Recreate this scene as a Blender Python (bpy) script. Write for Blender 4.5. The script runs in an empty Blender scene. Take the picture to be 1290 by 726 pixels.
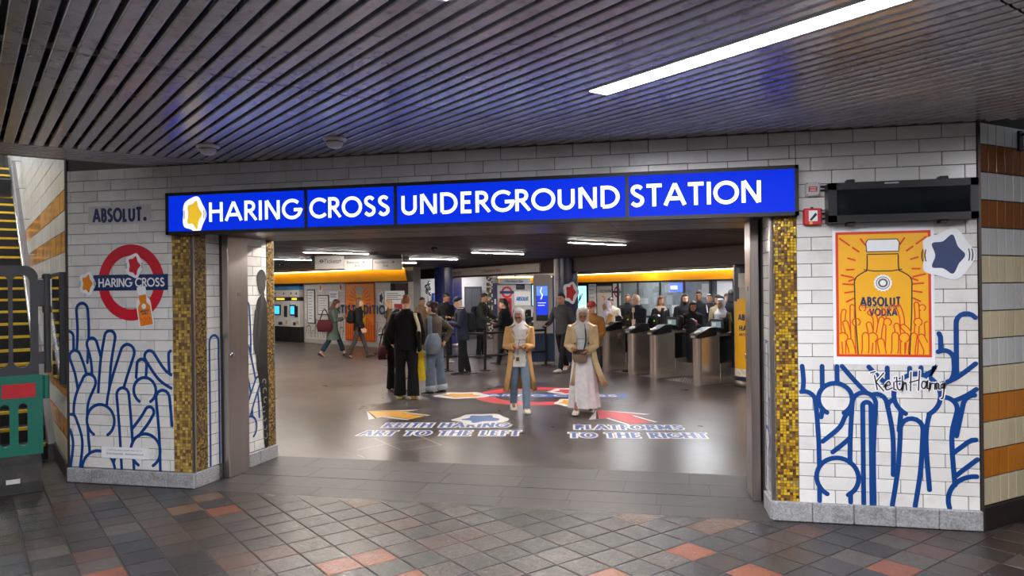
import bpy, bmesh, math, random
from mathutils import Vector, Matrix, Quaternion
random.seed(7)
scn = bpy.context.scene
COL = scn.collection
# ------------------------------------------------------------------ camera, world, exposure
# metres; X runs along the station entrance wall, Y goes into the ticket hall, Z is up
cam_d = bpy.data.cameras.new('camera'); cam = bpy.data.objects.new('camera', cam_d); COL.objects.link(cam)
cam.location = (0, 0, 1.88)
YAW, ROLL = math.radians(12.6), 0.0115
cam.rotation_euler = (Matrix.Rotation(YAW, 4, 'Z') @ Matrix.Rotation(math.pi/2, 4, 'X') @ Matrix.Rotation(-ROLL, 4, 'Z')).to_euler()
cam_d.sensor_width = 36; cam_d.lens = 930/1290*36; cam_d.shift_y = 1/1290; cam_d.clip_end = 200; cam_d.clip_start = .05
scn.camera = cam
w = bpy.data.worlds.new('world'); scn.world = w; w.use_nodes = True
w.node_tree.nodes['Background'].inputs[0].default_value = (.85, .92, 1, 1)
w.node_tree.nodes['Background'].inputs[1].default_value = 0.3
scn.view_settings.view_transform = 'Standard'; scn.view_settings.look = 'None'
scn.view_settings.gamma = 1; scn.view_settings.use_curve_mapping = False
scn.view_settings.exposure = 0.7
# light levels of the fixtures (emission strength of the tubes)
E_CONCOURSE, E_HALL, E_BEYOND, E_STAIR, E_SIGN, E_COVE = 80.0, 250.0, 130.0, 105.0, 0.62, 10.0
# ------------------------------------------------------------------ materials
MATS = {}
def srgb(c):
    return tuple(((v/255)/12.92 if v/255 <= .04045 else ((v/255+.055)/1.055)**2.4) for v in c)
def mat(name, rgb, rough=.5, metal=0.0, var=0.0, scale=8, bump=0.0, bscale=40, spec=.5, emit=0, erg=None, objcol=False, objrand=0.0, stretch=(1,1,1), coat=0.0, alpha=1.0, trans=0.0, dirt=None, dirt_amt=.5, dscale=3):
    if name in MATS: return MATS[name]
    m = bpy.data.materials.new(name); m.use_nodes = True; nt = m.node_tree; N = nt.nodes; L = nt.links
    b = N['Principled BSDF']; c = srgb(rgb)
    b.inputs['Roughness'].default_value = rough; b.inputs['Metallic'].default_value = metal
    b.inputs['Specular IOR Level'].default_value = spec; b.inputs['Coat Weight'].default_value = coat
    b.inputs['Alpha'].default_value = alpha; b.inputs['Transmission Weight'].default_value = trans
    b.inputs['Base Color'].default_value = (*c, 1)
    cur = None
    if objcol:
        oi = N.new('ShaderNodeObjectInfo'); cur = oi.outputs['Color']
    tc = N.new('ShaderNodeTexCoord'); mp = N.new('ShaderNodeMapping'); mp.inputs['Scale'].default_value = stretch
    L.new(tc.outputs['Object'], mp.inputs['Vector'])
    if objcol or objrand:
        ad = N.new('ShaderNodeVectorMath'); ad.operation = 'ADD'; o2 = N.new('ShaderNodeObjectInfo')
        sc = N.new('ShaderNodeVectorMath'); sc.operation = 'SCALE'; sc.inputs[0].default_value = (37, 23, 51)
        L.new(o2.outputs['Random'], sc.inputs['Scale']); L.new(mp.outputs[0], ad.inputs[0]); L.new(sc.outputs[0], ad.inputs[1]); vec = ad.outputs[0]
    else: vec = mp.outputs[0]
    def mixc(a, fac_sock, bcol, mode='MIX', fac=None):
        mx = N.new('ShaderNodeMix'); mx.data_type = 'RGBA'; mx.blend_type = mode
        if fac_sock is not None: L.new(fac_sock, mx.inputs[0])
        else: mx.inputs[0].default_value = fac
        if a is None: mx.inputs[6].default_value = (*c, 1)
        else: L.new(a, mx.inputs[6])
        if isinstance(bcol, tuple): mx.inputs[7].default_value = (*bcol, 1)
        else: L.new(bcol, mx.inputs[7])
        return mx.outputs[2]
    if objrand:
        o3 = N.new('ShaderNodeObjectInfo'); mr = N.new('ShaderNodeMapRange')
        mr.inputs[3].default_value = 1-objrand; mr.inputs[4].default_value = 1+objrand
        L.new(o3.outputs['Random'], mr.inputs[0]); cur = mixc(cur, None, mr.outputs[0], 'MULTIPLY', 1.0)
    if var:
        nz = N.new('ShaderNodeTexNoise'); nz.inputs['Scale'].default_value = scale; nz.inputs['Detail'].default_value = 6; L.new(vec, nz.inputs['Vector'])
        mr = N.new('ShaderNodeMapRange'); mr.inputs[1].default_value = .25; mr.inputs[2].default_value = .75
        mr.inputs[3].default_value = 1-var; mr.inputs[4].default_value = 1+var; L.new(nz.outputs[0], mr.inputs[0])
        cur = mixc(cur, None, mr.outputs[0], 'MULTIPLY', 1.0)
    if dirt:
        nz = N.new('ShaderNodeTexNoise'); nz.inputs['Scale'].default_value = dscale; nz.inputs['Detail'].default_value = 8; nz.inputs['Roughness'].default_value = .7; L.new(vec, nz.inputs['Vector'])
        mr = N.new('ShaderNodeMapRange'); mr.inputs[1].default_value = .52; mr.inputs[2].default_value = .72; mr.inputs[4].default_value = dirt_amt; L.new(nz.outputs[0], mr.inputs[0])
        cur = mixc(cur, mr.outputs[0], srgb(dirt))
    if cur is not None: L.new(cur, b.inputs['Base Color'])
    if bump:
        nz = N.new('ShaderNodeTexNoise'); nz.inputs['Scale'].default_value = bscale; nz.inputs['Detail'].default_value = 4; L.new(vec, nz.inputs['Vector'])
        bp = N.new('ShaderNodeBump'); bp.inputs['Strength'].default_value = bump; bp.inputs['Distance'].default_value = .02; L.new(nz.outputs[0], bp.inputs['Height']); L.new(bp.outputs[0], b.inputs['Normal'])
    if emit:
        b.inputs['Emission Color'].default_value = (*srgb(erg or rgb), 1); b.inputs['Emission Strength'].default_value = emit
    MATS[name] = m; return m
# ------------------------------------------------------------------ mesh helpers
def mesh_from(name, verts, faces, smooth=False):
    me = bpy.data.meshes.new(name); me.from_pydata([tuple(v) for v in verts], [], faces); me.update()
    if smooth: me.polygons.foreach_set('use_smooth', [True]*len(me.polygons))
    return me
def link(name, me, m=None, parent=None, loc=None, rz=None, **props):
    o = bpy.data.objects.new(name, me); COL.objects.link(o)
    if m is not None and me is not None and hasattr(me, 'materials') and not me.materials: me.materials.append(m)
    if parent: o.parent = parent
    if loc is not None: o.location = loc
    if rz is not None: o.rotation_euler = (0, 0, rz)
    for k, v in props.items(): o[k] = v
    return o
def empty(name, loc, rz=0, label=None, category=None, group=None):
    o = bpy.data.objects.new(name, None); COL.objects.link(o); o.location = loc; o.rotation_euler = (0, 0, rz)
    o.empty_display_size = .1
    if label: o['label'] = label; o['category'] = category
    if group: o['group'] = group
    return o
def tag(o, label, category, group=None):
    o['label'] = label; o['category'] = category
    if group: o['group'] = group
    return o
class MB:
    """collects shapes in one mesh"""
    def __init__(s): s.v = []; s.f = []
    def add(s, vs, fs):
        n = len(s.v); s.v += [Vector(q) for q in vs]; s.f += [tuple(i+n for i in f) for f in fs]; return s
    def box(s, x0, x1, y0, y1, z0, z1, M=None):
        vs = [Vector((x, y, z)) for z in (z0, z1) for y in (y0, y1) for x in (x0, x1)]
        if M is not None: vs = [M @ q for q in vs]
        return s.add(vs, [(0,2,3,1),(4,5,7,6),(0,1,5,4),(2,6,7,3),(0,4,6,2),(1,3,7,5)])
    def chamfer_box(s, x0, x1, y0, y1, z0, z1, c=.01):
        # box whose six faces are inset: cheap bevel
        vs=[]; fs=[]
        X=(x0,x1); Y=(y0,y1); Z=(z0,z1)
        idx={}
        def P(ax,i,j,k):
            p=[X[i],Y[j],Z[k]]; sg=[1 if i==0 else -1,1 if j==0 else -1,1 if k==0 else -1]
            for a in range(3):
                if a!=ax: p[a]+=sg[a]*c
            key=(ax,i,j,k)
            if key not in idx: idx[key]=len(vs); vs.append(p)
            return idx[key]
        for i in (0,1): fs.append(tuple(P(0,i,j,k) for j,k in ((0,0),(1,0),(1,1),(0,1))))
        for j in (0,1): fs.append(tuple(P(1,i,j,k) for i,k in ((0,0),(1,0),(1,1),(0,1))))
        for k in (0,1): fs.append(tuple(P(2,i,j,k) for i,j in ((0,0),(1,0),(1,1),(0,1))))
        for i in (0,1):
            for j in (0,1): fs.append((P(0,i,j,0),P(0,i,j,1),P(1,i,j,1),P(1,i,j,0)))
            for k in (0,1): fs.append((P(0,i,0,k),P(0,i,1,k),P(2,i,1,k),P(2,i,0,k)))
        for j in (0,1):
            for k in (0,1): fs.append((P(1,0,j,k),P(1,1,j,k),P(2,1,j,k),P(2,0,j,k)))
        for i in (0,1):
            for j in (0,1):
                for k in (0,1): fs.append((P(0,i,j,k),P(1,i,j,k),P(2,i,j,k)))
        return s.add(vs,fs)
    def poly_prism(s, pts, a0, a1, axis='y'):
        # extrude a 2D outline: axis y -> pts are (x,z); axis z -> pts are (x,y); axis x -> pts (y,z)
        n=len(pts)
        def P(p,a): return {'y':(p[0],a,p[1]),'z':(p[0],p[1],a),'x':(a,p[0],p[1])}[axis]
        vs=[P(p,a0) for p in pts]+[P(p,a1) for p in pts]
        fs=[tuple(range(n)),tuple(range(2*n-1,n-1,-1))]+[(i,i+n,(i+1)%n+n,(i+1)%n) for i in range(n)]
        return s.add(vs,fs)
    def tube(s, pts, radii, seg=10, caps=True, squash=None):
        pts=[Vector(p) for p in pts]; n=len(pts)
        if not hasattr(radii,'__len__'): radii=[radii]*n
        up=Vector((0,0,1)); rings=[]; prevx=None
        for i,p in enumerate(pts):
            t=(pts[min(i+1,n-1)]-pts[max(i-1,0)])
            t = t.normalized() if t.length>1e-9 else Vector((0,0,1))
            if prevx is None:
                x=t.cross(up)
                if x.length<1e-3: x=Vector((1,0,0))
            else: x=prevx-t*prevx.dot(t)
            x.normalize(); prevx=x; y=t.cross(x)
            sq = squash or (1,1)
            rings.append([p+x*math.cos(k*2*math.pi/seg)*radii[i]*sq[0]+y*math.sin(k*2*math.pi/seg)*radii[i]*sq[1] for k in range(seg)])
        vs=[q for r in rings for q in r]; fs=[]
        for i in range(n-1):
            for k in range(seg):
                fs.append((i*seg+k,i*seg+(k+1)%seg,(i+1)*seg+(k+1)%seg,(i+1)*seg+k))
        if caps: fs+= [tuple(range(seg-1,-1,-1)),tuple(range((n-1)*seg,n*seg))]
        return s.add(vs,fs)
    def capsule(s, a, b, ra, rb, seg=12):
        a=Vector(a); b=Vector(b); d=b-a; L=d.length; d = d/L if L>1e-6 else Vector((0,0,1))
        P=[];R=[]
        for k in (-1,-.85,-.5): P.append(a+d*ra*k); R.append(max(ra*math.sqrt(max(1-k*k,0)),ra*.02))
        P.append(a);R.append(ra);P.append(b);R.append(rb)
        for k in (.5,.85,1): P.append(b+d*rb*k); R.append(max(rb*math.sqrt(max(1-k*k,0)),rb*.02))
        return s.tube(P,R,seg)
    def ellipsoid(s, c, r, nu=14, nv=9, M=None):
        vs=[];fs=[];c=Vector(c)
        for j in range(nv+1):
            th=math.pi*j/nv
            for i in range(nu):
                ph=2*math.pi*i/nu
                q=Vector((r[0]*math.sin(th)*math.cos(ph),r[1]*math.sin(th)*math.sin(ph),r[2]*math.cos(th)))
                if M is not None: q=M@q
                vs.append(c+q)
        for j in range(nv):
            for i in range(nu): fs.append((j*nu+i,(j+1)*nu+i,(j+1)*nu+(i+1)%nu,j*nu+(i+1)%nu))
        return s.add(vs,fs)
    def rings(s, rings, caps=True):
        n=len(rings[0]); vs=[q for r in rings for q in r]; fs=[]
        for i in range(len(rings)-1):
            for k in range(n): fs.append((i*n+k,i*n+(k+1)%n,(i+1)*n+(k+1)%n,(i+1)*n+k))
        if caps: fs+=[tuple(range(n-1,-1,-1)),tuple(range((len(rings)-1)*n,len(rings)*n))]
        return s.add(vs,fs)
    def lathe(s, prof, seg=24, c=(0,0,0)):
        return s.rings([[Vector((c[0]+r*math.cos(2*math.pi*k/seg),c[1]+r*math.sin(2*math.pi*k/seg),c[2]+z)) for k in range(seg)] for r,z in prof])
    def mesh(s, name, smooth=False): return mesh_from(name, s.v, s.f, smooth)
    def build(s, name, m, parent=None, loc=None, rz=None, smooth=False, **props):
        return link(name, s.mesh(name, smooth), m, parent, loc, rz, **props)
def fix_normals(me):
    bm=bmesh.new(); bm.from_mesh(me); bmesh.ops.recalc_face_normals(bm, faces=bm.faces[:]); bm.to_mesh(me); bm.free(); return me
# flat drawings in a local x/z plane facing -y -------------------------------------------------
def spline(pts, n=8, closed=False):
    P=[Vector((*p,0)) if len(p)==2 else Vector(p) for p in pts]; out=[]; N=len(P)
    segs = N if closed else N-1
    for i in range(segs):
        if closed: p0,p1,p2,p3=P[(i-1)%N],P[i],P[(i+1)%N],P[(i+2)%N]
        else: p0,p1,p2,p3=P[max(i-1,0)],P[i],P[i+1],P[min(i+2,N-1)]
        for k in range(n):
            t=k/n; out.append(.5*((2*p1)+(p2-p0)*t+(2*p0-5*p1+4*p2-p3)*t*t+(3*p1-p0-3*p2+p3)*t*t*t))
    if not closed: out.append(P[-1])
    return [(q.x,q.y) for q in out]
def arc(cx,cy,r,a0,a1,n=24,ry=None):
    ry=ry or r
    return [(cx+r*math.cos(math.radians(a0+(a1-a0)*k/n)),cy+ry*math.sin(math.radians(a0+(a1-a0)*k/n))) for k in range(n+1)]
def ribbon2d(pts, wd, round_ends=True):
    """2D polyline -> (verts2d, faces) of a stroke of width wd"""
    P=[Vector(p) for p in pts]; Q=[P[0]]
    for p in P[1:]:
        if (p-Q[-1]).length>1e-5: Q.append(p)
    P=Q; n=len(P); vs=[];fs=[]
    for i,p in enumerate(P):
        a=(P[i]-P[i-1]).normalized() if i>0 else (P[1]-P[0]).normalized()
        b=(P[i+1]-P[i]).normalized() if i<n-1 else a
        t=a+b
        t = t.normalized() if t.length>1e-6 else a
        nrm=Vector((-t.y,t.x)); k=1/max(.35,nrm.dot(Vector((-a.y,a.x))))
        vs+= [p+nrm*wd/2*k,p-nrm*wd/2*k]
    for i in range(n-1): fs.append((2*i,2*i+1,2*i+3,2*i+2))
    if round_ends:
        for c,d in ((P[0],(P[0]-P[1])),(P[-1],(P[-1]-P[-2]))):
            a0=math.degrees(math.atan2(d.y,d.x)); base=len(vs)
            vs+=[Vector(q) for q in arc(c.x,c.y,wd/2,a0-90,a0+90,8)]
            fs.append(tuple(range(base,base+9)))
    return vs,fs
class Flat:
    """flat print in x/z, facing -y, each layer a hair in front of the last"""
    def __init__(s, y=-.001, step=-.00003): s.mb=MB(); s.y=y; s.step=step
    def _add(s, vs, fs):
        s.mb.add([(p[0],s.y,p[1]) for p in vs],fs); s.y+=s.step; return s
    def stroke(s, pts, wd, ends=True): return s._add(*ribbon2d(pts,wd,ends))
    def poly(s, pts): return s._add(pts,[tuple(range(len(pts)))])
    def disc(s,cx,cz,r,n=32,rz=None): return s.poly(arc(cx,cz,r,0,360-360/n,n-1,rz))
    def rect(s,x0,x1,z0,z1): return s.poly([(x0,z0),(x1,z0),(x1,z1),(x0,z1)])
    def ring(s,cx,cz,r0,r1,n=64):
        o=arc(cx,cz,r1,0,360,n); i=arc(cx,cz,r0,0,360,n)
        return s._add(o+i,[(k,k+1,n+1+k+1,n+1+k) for k in range(n)])
    def build(s,name,m,parent=None,loc=None,rz=None,**p):
        return link(name, s.mb.mesh(name), m, parent, loc, rz, **p)
# a monoline capital alphabet (unit cap height) drawn with strokes
def glyph(ch):
    A=arc
    G={
    'A':(.92,[[(.0,-.05),(.46,1.08)],[(.46,1.08),(.92,-.05)],[(.16,.3),(.76,.3)]]),
    'B':(.6,[[(.08,0),(.08,1),(.3,1)]+A(.3,.77,.23,90,-90,12)+[(.08,.54)],[(.3,.54)]+A(.3,.27,.27,90,-90,12)+[(.08,0)]]),
    'C':(.86,[A(.52,.5,.5,42,318,30)]),
    'D':(.86,[[(.08,0),(.08,1),(.3,1)]+A(.3,.5,.5,90,-90,24)+[(.08,0)]]),
    'E':(.56,[[(.54,1),(.08,1),(.08,0),(.54,0)],[(.08,.52),(.48,.52)]]),
    'F':(.54,[[(.54,1),(.08,1),(.08,-.08)],[(.08,.52),(.46,.52)]]),
    'G':(.95,[A(.52,.5,.5,45,345,30)+[(1.0,.37),(1.0,.46),(.62,.46)]]),
    'H':(.82,[[(.08,-.08),(.08,1.08)],[(.74,-.08),(.74,1.08)],[(.08,.53),(.74,.53)]]),
    'I':(.16,[[(.08,-.08),(.08,1.08)]]),
    'K':(.7,[[(.08,-.08),(.08,1.08)],[(.68,1.06),(.1,.42)],[(.26,.6),(.72,-.06)]]),
    'L':(.52,[[(.08,1),(.08,0),(.5,0)]]),
    'M':(1.0,[[(.1,-.05),(.1,1.05)],[(.1,1.0),(.5,.15)],[(.5,.15),(.9,1.0)],[(.9,1.05),(.9,-.05)]]),
    'N':(.86,[[(.08,-.05),(.08,1.05)],[(.1,1.06),(.76,-.06)],[(.78,-.05),(.78,1.05)]]),
    'O':(1.04,[A(.52,.5,.5,0,360,40)]),
    'P':(.6,[[(.08,-.08),(.08,1),(.3,1)]+A(.3,.74,.26,90,-90,12)+[(.08,.48)]]),
    'R':(.66,[[(.08,-.08),(.08,1),(.3,1)]+A(.3,.75,.25,90,-90,12)+[(.08,.5)],[(.28,.5),(.7,-.08)]]),
    'S':(.6,[spline([(.52,.87),(.4,.97),(.24,.98),(.11,.88),(.1,.72),(.22,.58),(.38,.48),(.53,.36),(.54,.17),(.42,.04),(.24,.01),(.06,.14)],5)]),
    'T':(.66,[[(-.04,1),(.7,1)],[(.33,1),(.33,-.08)]]),
    'U':(.8,[[(.08,1),(.08,.32)]+A(.4,.32,.32,180,360,20)+[(.72,1)]]),
    'V':(.82,[[(0,1.05),(.41,-.08)],[(.41,-.08),(.82,1.05)]]),
    'X':(.7,[[(0,1),(.7,0)],[(.7,1),(0,0)]]),
    'Y':(.7,[[(0,1),(.35,.5),(.7,1)],[(.35,.5),(.35,0)]]),
    ' ':(.34,[]),'.':(.16,[[(.08,.0),(.08,.03)]]),
    }
    return G[ch]
def caps(flat, text, x, z, h, wd=.15, gap=.17, xs=1.0, width=None, grow=0.0, height=None):
    """write capitals; wd relative to h; the strokes stay inside the cap height; grow widens every stroke (outline)"""
    total=sum(glyph(c)[0]+gap for c in text)-gap
    if width: xs=width/(total*h)
    inset=wd/2
    for c in text:
        wdt,st=glyph(c)
        for s in st:
            pts=[(x+(p[0])*h*xs, z+(inset+p[1]*(1-wd))*h) for p in s]
            if grow and len(pts)>1:      # lengthen the butt ends of the outline stroke
                for i,j in ((0,1),(-1,-2)):
                    d=Vector(pts[i])-Vector(pts[j])
                    if d.length>1e-6: d=d.normalized()*grow; pts[i]=(pts[i][0]+d.x,pts[i][1]+d.y)
            vs,fs=ribbon2d(pts, wd*h+2*grow, False)      # flatten the feet on the base line and cap line
            flat._add([(v.x,min(z+h+grow,max(z-grow,v.y))) for v in vs],fs)
        x+=(wdt+gap)*h*xs
    return x
def caps_mesh(text, width, h, wd=.26, gap=.3, y=0.0, cls=None, grow=0.0):
    f=(cls or Flat)(y=y, step=-.000004); x0=wd*h*.25
    caps(f,text,-width/2+x0,-h/2,h,wd,gap,width=width-2*x0,grow=grow); return f.mb.mesh('lettering')
_tmp=[]
def tmp_scene():      # a scratch scene keeps the modifier evaluation light
    if not _tmp: _tmp.append(bpy.data.scenes.new('scratch'))
    return _tmp[0]
def text_mesh(txt, size=1, bold=0.0, align='CENTER', extrude=0.0):
    TMP=tmp_scene()
    cu=bpy.data.curves.new('t','FONT'); cu.body=txt; cu.size=size; cu.offset=bold; cu.align_x=align; cu.align_y='CENTER'; cu.extrude=extrude; cu.resolution_u=3
    o=bpy.data.objects.new('t',cu); TMP.collection.objects.link(o); TMP.view_layers[0].update()
    dg=TMP.view_layers[0].depsgraph; me=bpy.data.meshes.new_from_object(o.evaluated_get(dg)); bpy.data.objects.remove(o); bpy.data.curves.remove(cu)
    me.materials.clear()
    return me
def text_fit(txt, wd, ht, bold=0.0, plane='xz', y=0.0, shear=0.0):
    """text scaled to fill wd x ht, centred on the origin, lying in xz (facing -y) or xy"""
    me=text_mesh(txt,1,bold); xs=[v.co.x for v in me.vertices]; ys=[v.co.y for v in me.vertices]
    cx,cy=(min(xs)+max(xs))/2,(min(ys)+max(ys))/2; sx=wd/(max(xs)-min(xs)); sy=ht/(max(ys)-min(ys))
    for v in me.vertices:
        a=(v.co.x-cx)*sx; b=(v.co.y-cy)*sy; a+=b*shear
        v.co = (a,y,b) if plane=='xz' else (a,b,y)
    return me
def remeshed(mb_or_mesh, voxel, smooth=4, name='m'):
    me = mb_or_mesh.mesh(name) if isinstance(mb_or_mesh, MB) else mb_or_mesh
    fix_normals(me)
    TMP=tmp_scene(); o=bpy.data.objects.new('tmp',me); TMP.collection.objects.link(o)
    r=o.modifiers.new('r','REMESH'); r.mode='VOXEL'; r.voxel_size=voxel; r.use_smooth_shade=True
    if smooth:
        sm=o.modifiers.new('s','SMOOTH'); sm.factor=.5; sm.iterations=smooth
    TMP.view_layers[0].update(); dg=TMP.view_layers[0].depsgraph; out=bpy.data.meshes.new_from_object(o.evaluated_get(dg))
    bpy.data.objects.remove(o); bpy.data.meshes.remove(me)
    out.name=name; out.polygons.foreach_set('use_smooth',[True]*len(out.polygons)); return out
U=Vector((-.757,.653)); V=Vector((.653,.757))        # diagonal grid of floor tiles and ceiling slats
def uv(t,s,z=0): return (U.x*t+V.x*s, U.y*t+V.y*s, z)
def rot_of(d): return math.atan2(d[1],d[0])
# ================================================================== STRUCTURE: concourse
TH=1.36                       # depth of the entrance wall
YW=6.25; ZC=3.11              # wall face, concourse ceiling
XL,XR=-5.97,2.246; OL,OR=-4.545,.745
M_tile=mat('white_glazed_tile',(222,220,216),.22,objrand=.05,var=.05,scale=3,dirt=(120,108,92),dirt_amt=.35,dscale=1.4)
M_grout=mat('grout',(92,88,84),.9)
M_granite=mat('granite',(150,150,152),.7,var=.45,scale=70,dirt=(70,66,62),dirt_amt=.6,dscale=5)
M_steel=mat('brushed_steel',(172,162,156),.28,.9,var=.12,scale=6,stretch=(1,1,.1))
M_plain=mat('grey_plaster',(150,146,142),.8,var=.05)
M_dark=mat('soft_black',(14,14,16),.7)
def block(name,x0,x1,y0,y1,z0,z1,m,**p):
    return MB().box(x0,x1,y0,y1,z0,z1).build(name,m,**p)
wall_fl=block('wall_front_left',XL,OL-.0,YW+.012,YW+TH,0,4.2,M_grout,kind='structure')
wall_fr=block('wall_front_right',OR,XR,YW+.012,YW+TH,0,4.2,M_grout,kind='structure')
wall_up=block('wall_front_upper',OL,OR,YW+.012,YW+TH,2.48,4.2,M_grout,kind='structure')
# wall tiles, running bond, 28 courses above the granite plinth
TZ,TX=.1057,.3165
_tiles={}
def tile_mesh(wd,ht,dp=.014,c=.0025):
    k=(round(wd,4),round(ht,4),round(dp,4))
    if k not in _tiles:
        _tiles[k]=MB().chamfer_box(0,wd,0,dp,0,ht,c).mesh('wall_tile')
    return _tiles[k]
def tile_rows(parent,x0,x1,z0,z1,y=YW,skip=None):
    k=0
    while True:
        zt=3.108-TZ*k; zb=zt-TZ
        if zt<z0+.01: break
        k+=1
        if zb>z1-.01: continue
        ph=-5.759+(TX/2 if (k%2==1) else 0)
        n=math.floor((x0-ph)/TX)
        while ph+n*TX<x1:
            a=max(ph+n*TX,x0); b=min(ph+(n+1)*TX,x1); n+=1
            if b-a<.02: continue
            za,zb2=max(zb,z0),min(zt,z1)
            if zb2-za<.02: continue
            o=link('wall_tile',tile_mesh(round(b-a-.005,3),round(zb2-za-.005,3)),M_tile,parent,(a+.0025,y+random.uniform(-.0006,.0006),za+.0025))
MX0,MX1=-4.765,.935           # mosaic strips begin / end
tile_rows(wall_fl,XL+.012,MX0,.145,ZC)
tile_rows(wall_fr,MX1,XR-.012,.145,ZC)
tile_rows(wall_up,MX0,MX1,2.79,ZC)
# granite plinth blocks
def plinth(parent,x0,x1,y,n,h=.145):
    L=(x1-x0)/n
    for i in range(n): MB().chamfer_box(x0+i*L+.002,x0+(i+1)*L-.002,y-.03,y+.05,0,h,.006).build('granite_block',M_granite,parent)
bb_l=block('baseboard_left',XL,OL,YW+.0,YW+.04,0,.14,M_granite,kind='structure'); plinth(bb_l,XL,OL+.02,YW,5,.142)
bb_r=block('baseboard_right',OR,XR,YW+.0,YW+.04,0,.15,M_granite,kind='structure'); plinth(bb_r,OR-.02,XR,YW,5,.152)
# gold glass mosaic: small tiles joined in one mesh
def mosaic_material():
    m=bpy.data.materials.new('gold_mosaic'); m.use_nodes=True; nt=m.node_tree; b=nt.nodes['Principled BSDF']
    at=nt.nodes.new('ShaderNodeVertexColor'); at.layer_name='tone'; nt.links.new(at.outputs['Color'],b.inputs['Base Color'])
    b.inputs['Roughness'].default_value=.22; b.inputs['Metallic'].default_value=.25; return m
M_mosaic=mosaic_material()
def mosaic(name,wd,ht,parent,loc,rz,pal,p=.0195,**props):
    rnd=random.Random(sum(map(ord,name))+int(ht*100)+int(wd*1000)); nx=max(1,round(wd/p)); nz=round(ht/p); vs=[];fs=[];cols=[]
    px,pz=wd/nx,ht/nz; g=max(.0012,p*.05)
    for i in range(nx):
        for k in range(nz):
            x0,x1,z0,z1=i*px+g,(i+1)*px-g,k*pz+g,(k+1)*pz-g; n=len(vs); d=-rnd.uniform(.002,.004); ti=rnd.uniform(-.0008,.0008); tj=rnd.uniform(-.0008,.0008)
            vs+=[(x0,0,z0),(x1,0,z0),(x1,0,z1),(x0,0,z1),(x0+g,d-ti,z0+g),(x1-g,d+ti,z0+g),(x1-g,d+tj,z1-g),(x0+g,d-tj,z1-g)]
            fs+=[(n+4,n+5,n+6,n+7),(n,n+1,n+5,n+4),(n+1,n+2,n+6,n+5),(n+2,n+3,n+7,n+6),(n+3,n,n+4,n+7)]
            c=srgb(rnd.choices([q for q,_ in pal],[q for _,q in pal])[0]); v=rnd.uniform(.8,1.15); cols+=[(c[0]*v,c[1]*v,c[2]*v,1)]*20
    me=mesh_from(name,vs,fs); ca=me.color_attributes.new('tone','FLOAT_COLOR','CORNER')
    for i,c in enumerate(cols): ca.data[i].color=c
    return link(name,me,M_mosaic,parent,loc,rz,kind='stuff',**props)
GOLD=[((214,168,34),3),((170,126,48),3),((128,94,52),3),((104,74,46),2),((228,192,60),3),((160,140,92),1)]
BRONZE=[((150,122,74),3),((116,94,66),3),((178,146,70),2),((94,76,58),2)]
mosaic('gold_mosaic',MX0*-1+OL-.004,2.34,wall_fl,(MX0,YW+.006,.145),0,p=.031,pal=[((206,170,84),3),((176,144,84),3),((146,116,74),2),((222,192,104),2),((128,102,70),2)])
mosaic('gold_mosaic',MX1-OR-.004,2.34,wall_fr,(OR+.004,YW+.006,.152),0,GOLD,p=.0235)
# ---------------- reveals of the opening
SPL,SPR=.055,.048           # slight splay of the two reveals
RZL,RZR=math.pi/2-SPL,-math.pi/2+SPR
rev_l=empty('trim_1',(OL,YW,0),RZL); rev_l['kind']='structure'     # local x -> +Y, local -y -> +X : faces the opening
ORB=(OR-math.tan(SPR)*TH,YW+TH)
rev_r=empty('trim_2',(*ORB,0),RZR); rev_r['kind']='structure' # local x -> -Y, local -y -> -X
MB().box(0,.022,-.012,.01,.0,2.48).build('corner_trim',M_steel,rev_l)
mosaic('gold_mosaic',.17,2.34,rev_l,(.024,-.002,.145),0,BRONZE)
mosaic('gold_mosaic',.13,2.34,rev_l,(1.21,-.002,.145),0,BRONZE)
def reveal_tiles(par,x0,x1,z0=.145,z1=2.48):
    k=0
    while 3.108-TZ*k>z0+.01:
        zt=3.108-TZ*k; zb=zt-TZ; k+=1
        if zt>z1+.05: continue
        ph=(TX/2 if k%2 else 0); n=math.floor((x0-ph)/TX)
        while ph+n*TX<x1:
            a=max(ph+n*TX,x0); b=min(ph+(n+1)*TX,x1); n+=1
            if b-a<.02: continue
            link('wall_tile',tile_mesh(round(b-a-.005,3),round(min(zt,z1)-zb-.005,3),.012),M_tile,par,(a+.0025,-.004,zb+.0025))
reveal_tiles(rev_l,.2,.40); reveal_tiles(rev_l,.74,1.2)
MB().poly_prism([(0,.002),(TH,.002),(TH,.085),(0,.02)],0,2.48,'z').build('reveal_backing',M_grout,rev_l)
for i in range(4):
    a=TH*i/4
    if i!=1: MB().chamfer_box(a+.004,a+TH/4-.004,-.03,.02,0,.143,.005).build('granite_block',M_granite,rev_l)
# right reveal (local x from the hall end back to the concourse)
MB().poly_prism([(0,.002),(TH,.002),(TH,.02),(0,.075)],0,2.48,'z').build('reveal_backing',M_grout,rev_r)
MB().box(TH-.06,TH,-.014,.01,0,2.48).build('corner_trim',M_steel,rev_r)
mosaic('gold_mosaic',.13,2.34,rev_r,(.0,-.002,.145),0,BRONZE)
reveal_tiles(rev_r,.15,.52); reveal_tiles(rev_r,.96,1.28)
for i in range(4):
    a=TH*i/4
    if i!=2: MB().chamfer_box(a+.004,a+TH/4-.004,-.03,.02,0,.143,.005).build('granite_block',M_granite,rev_r)
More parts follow.
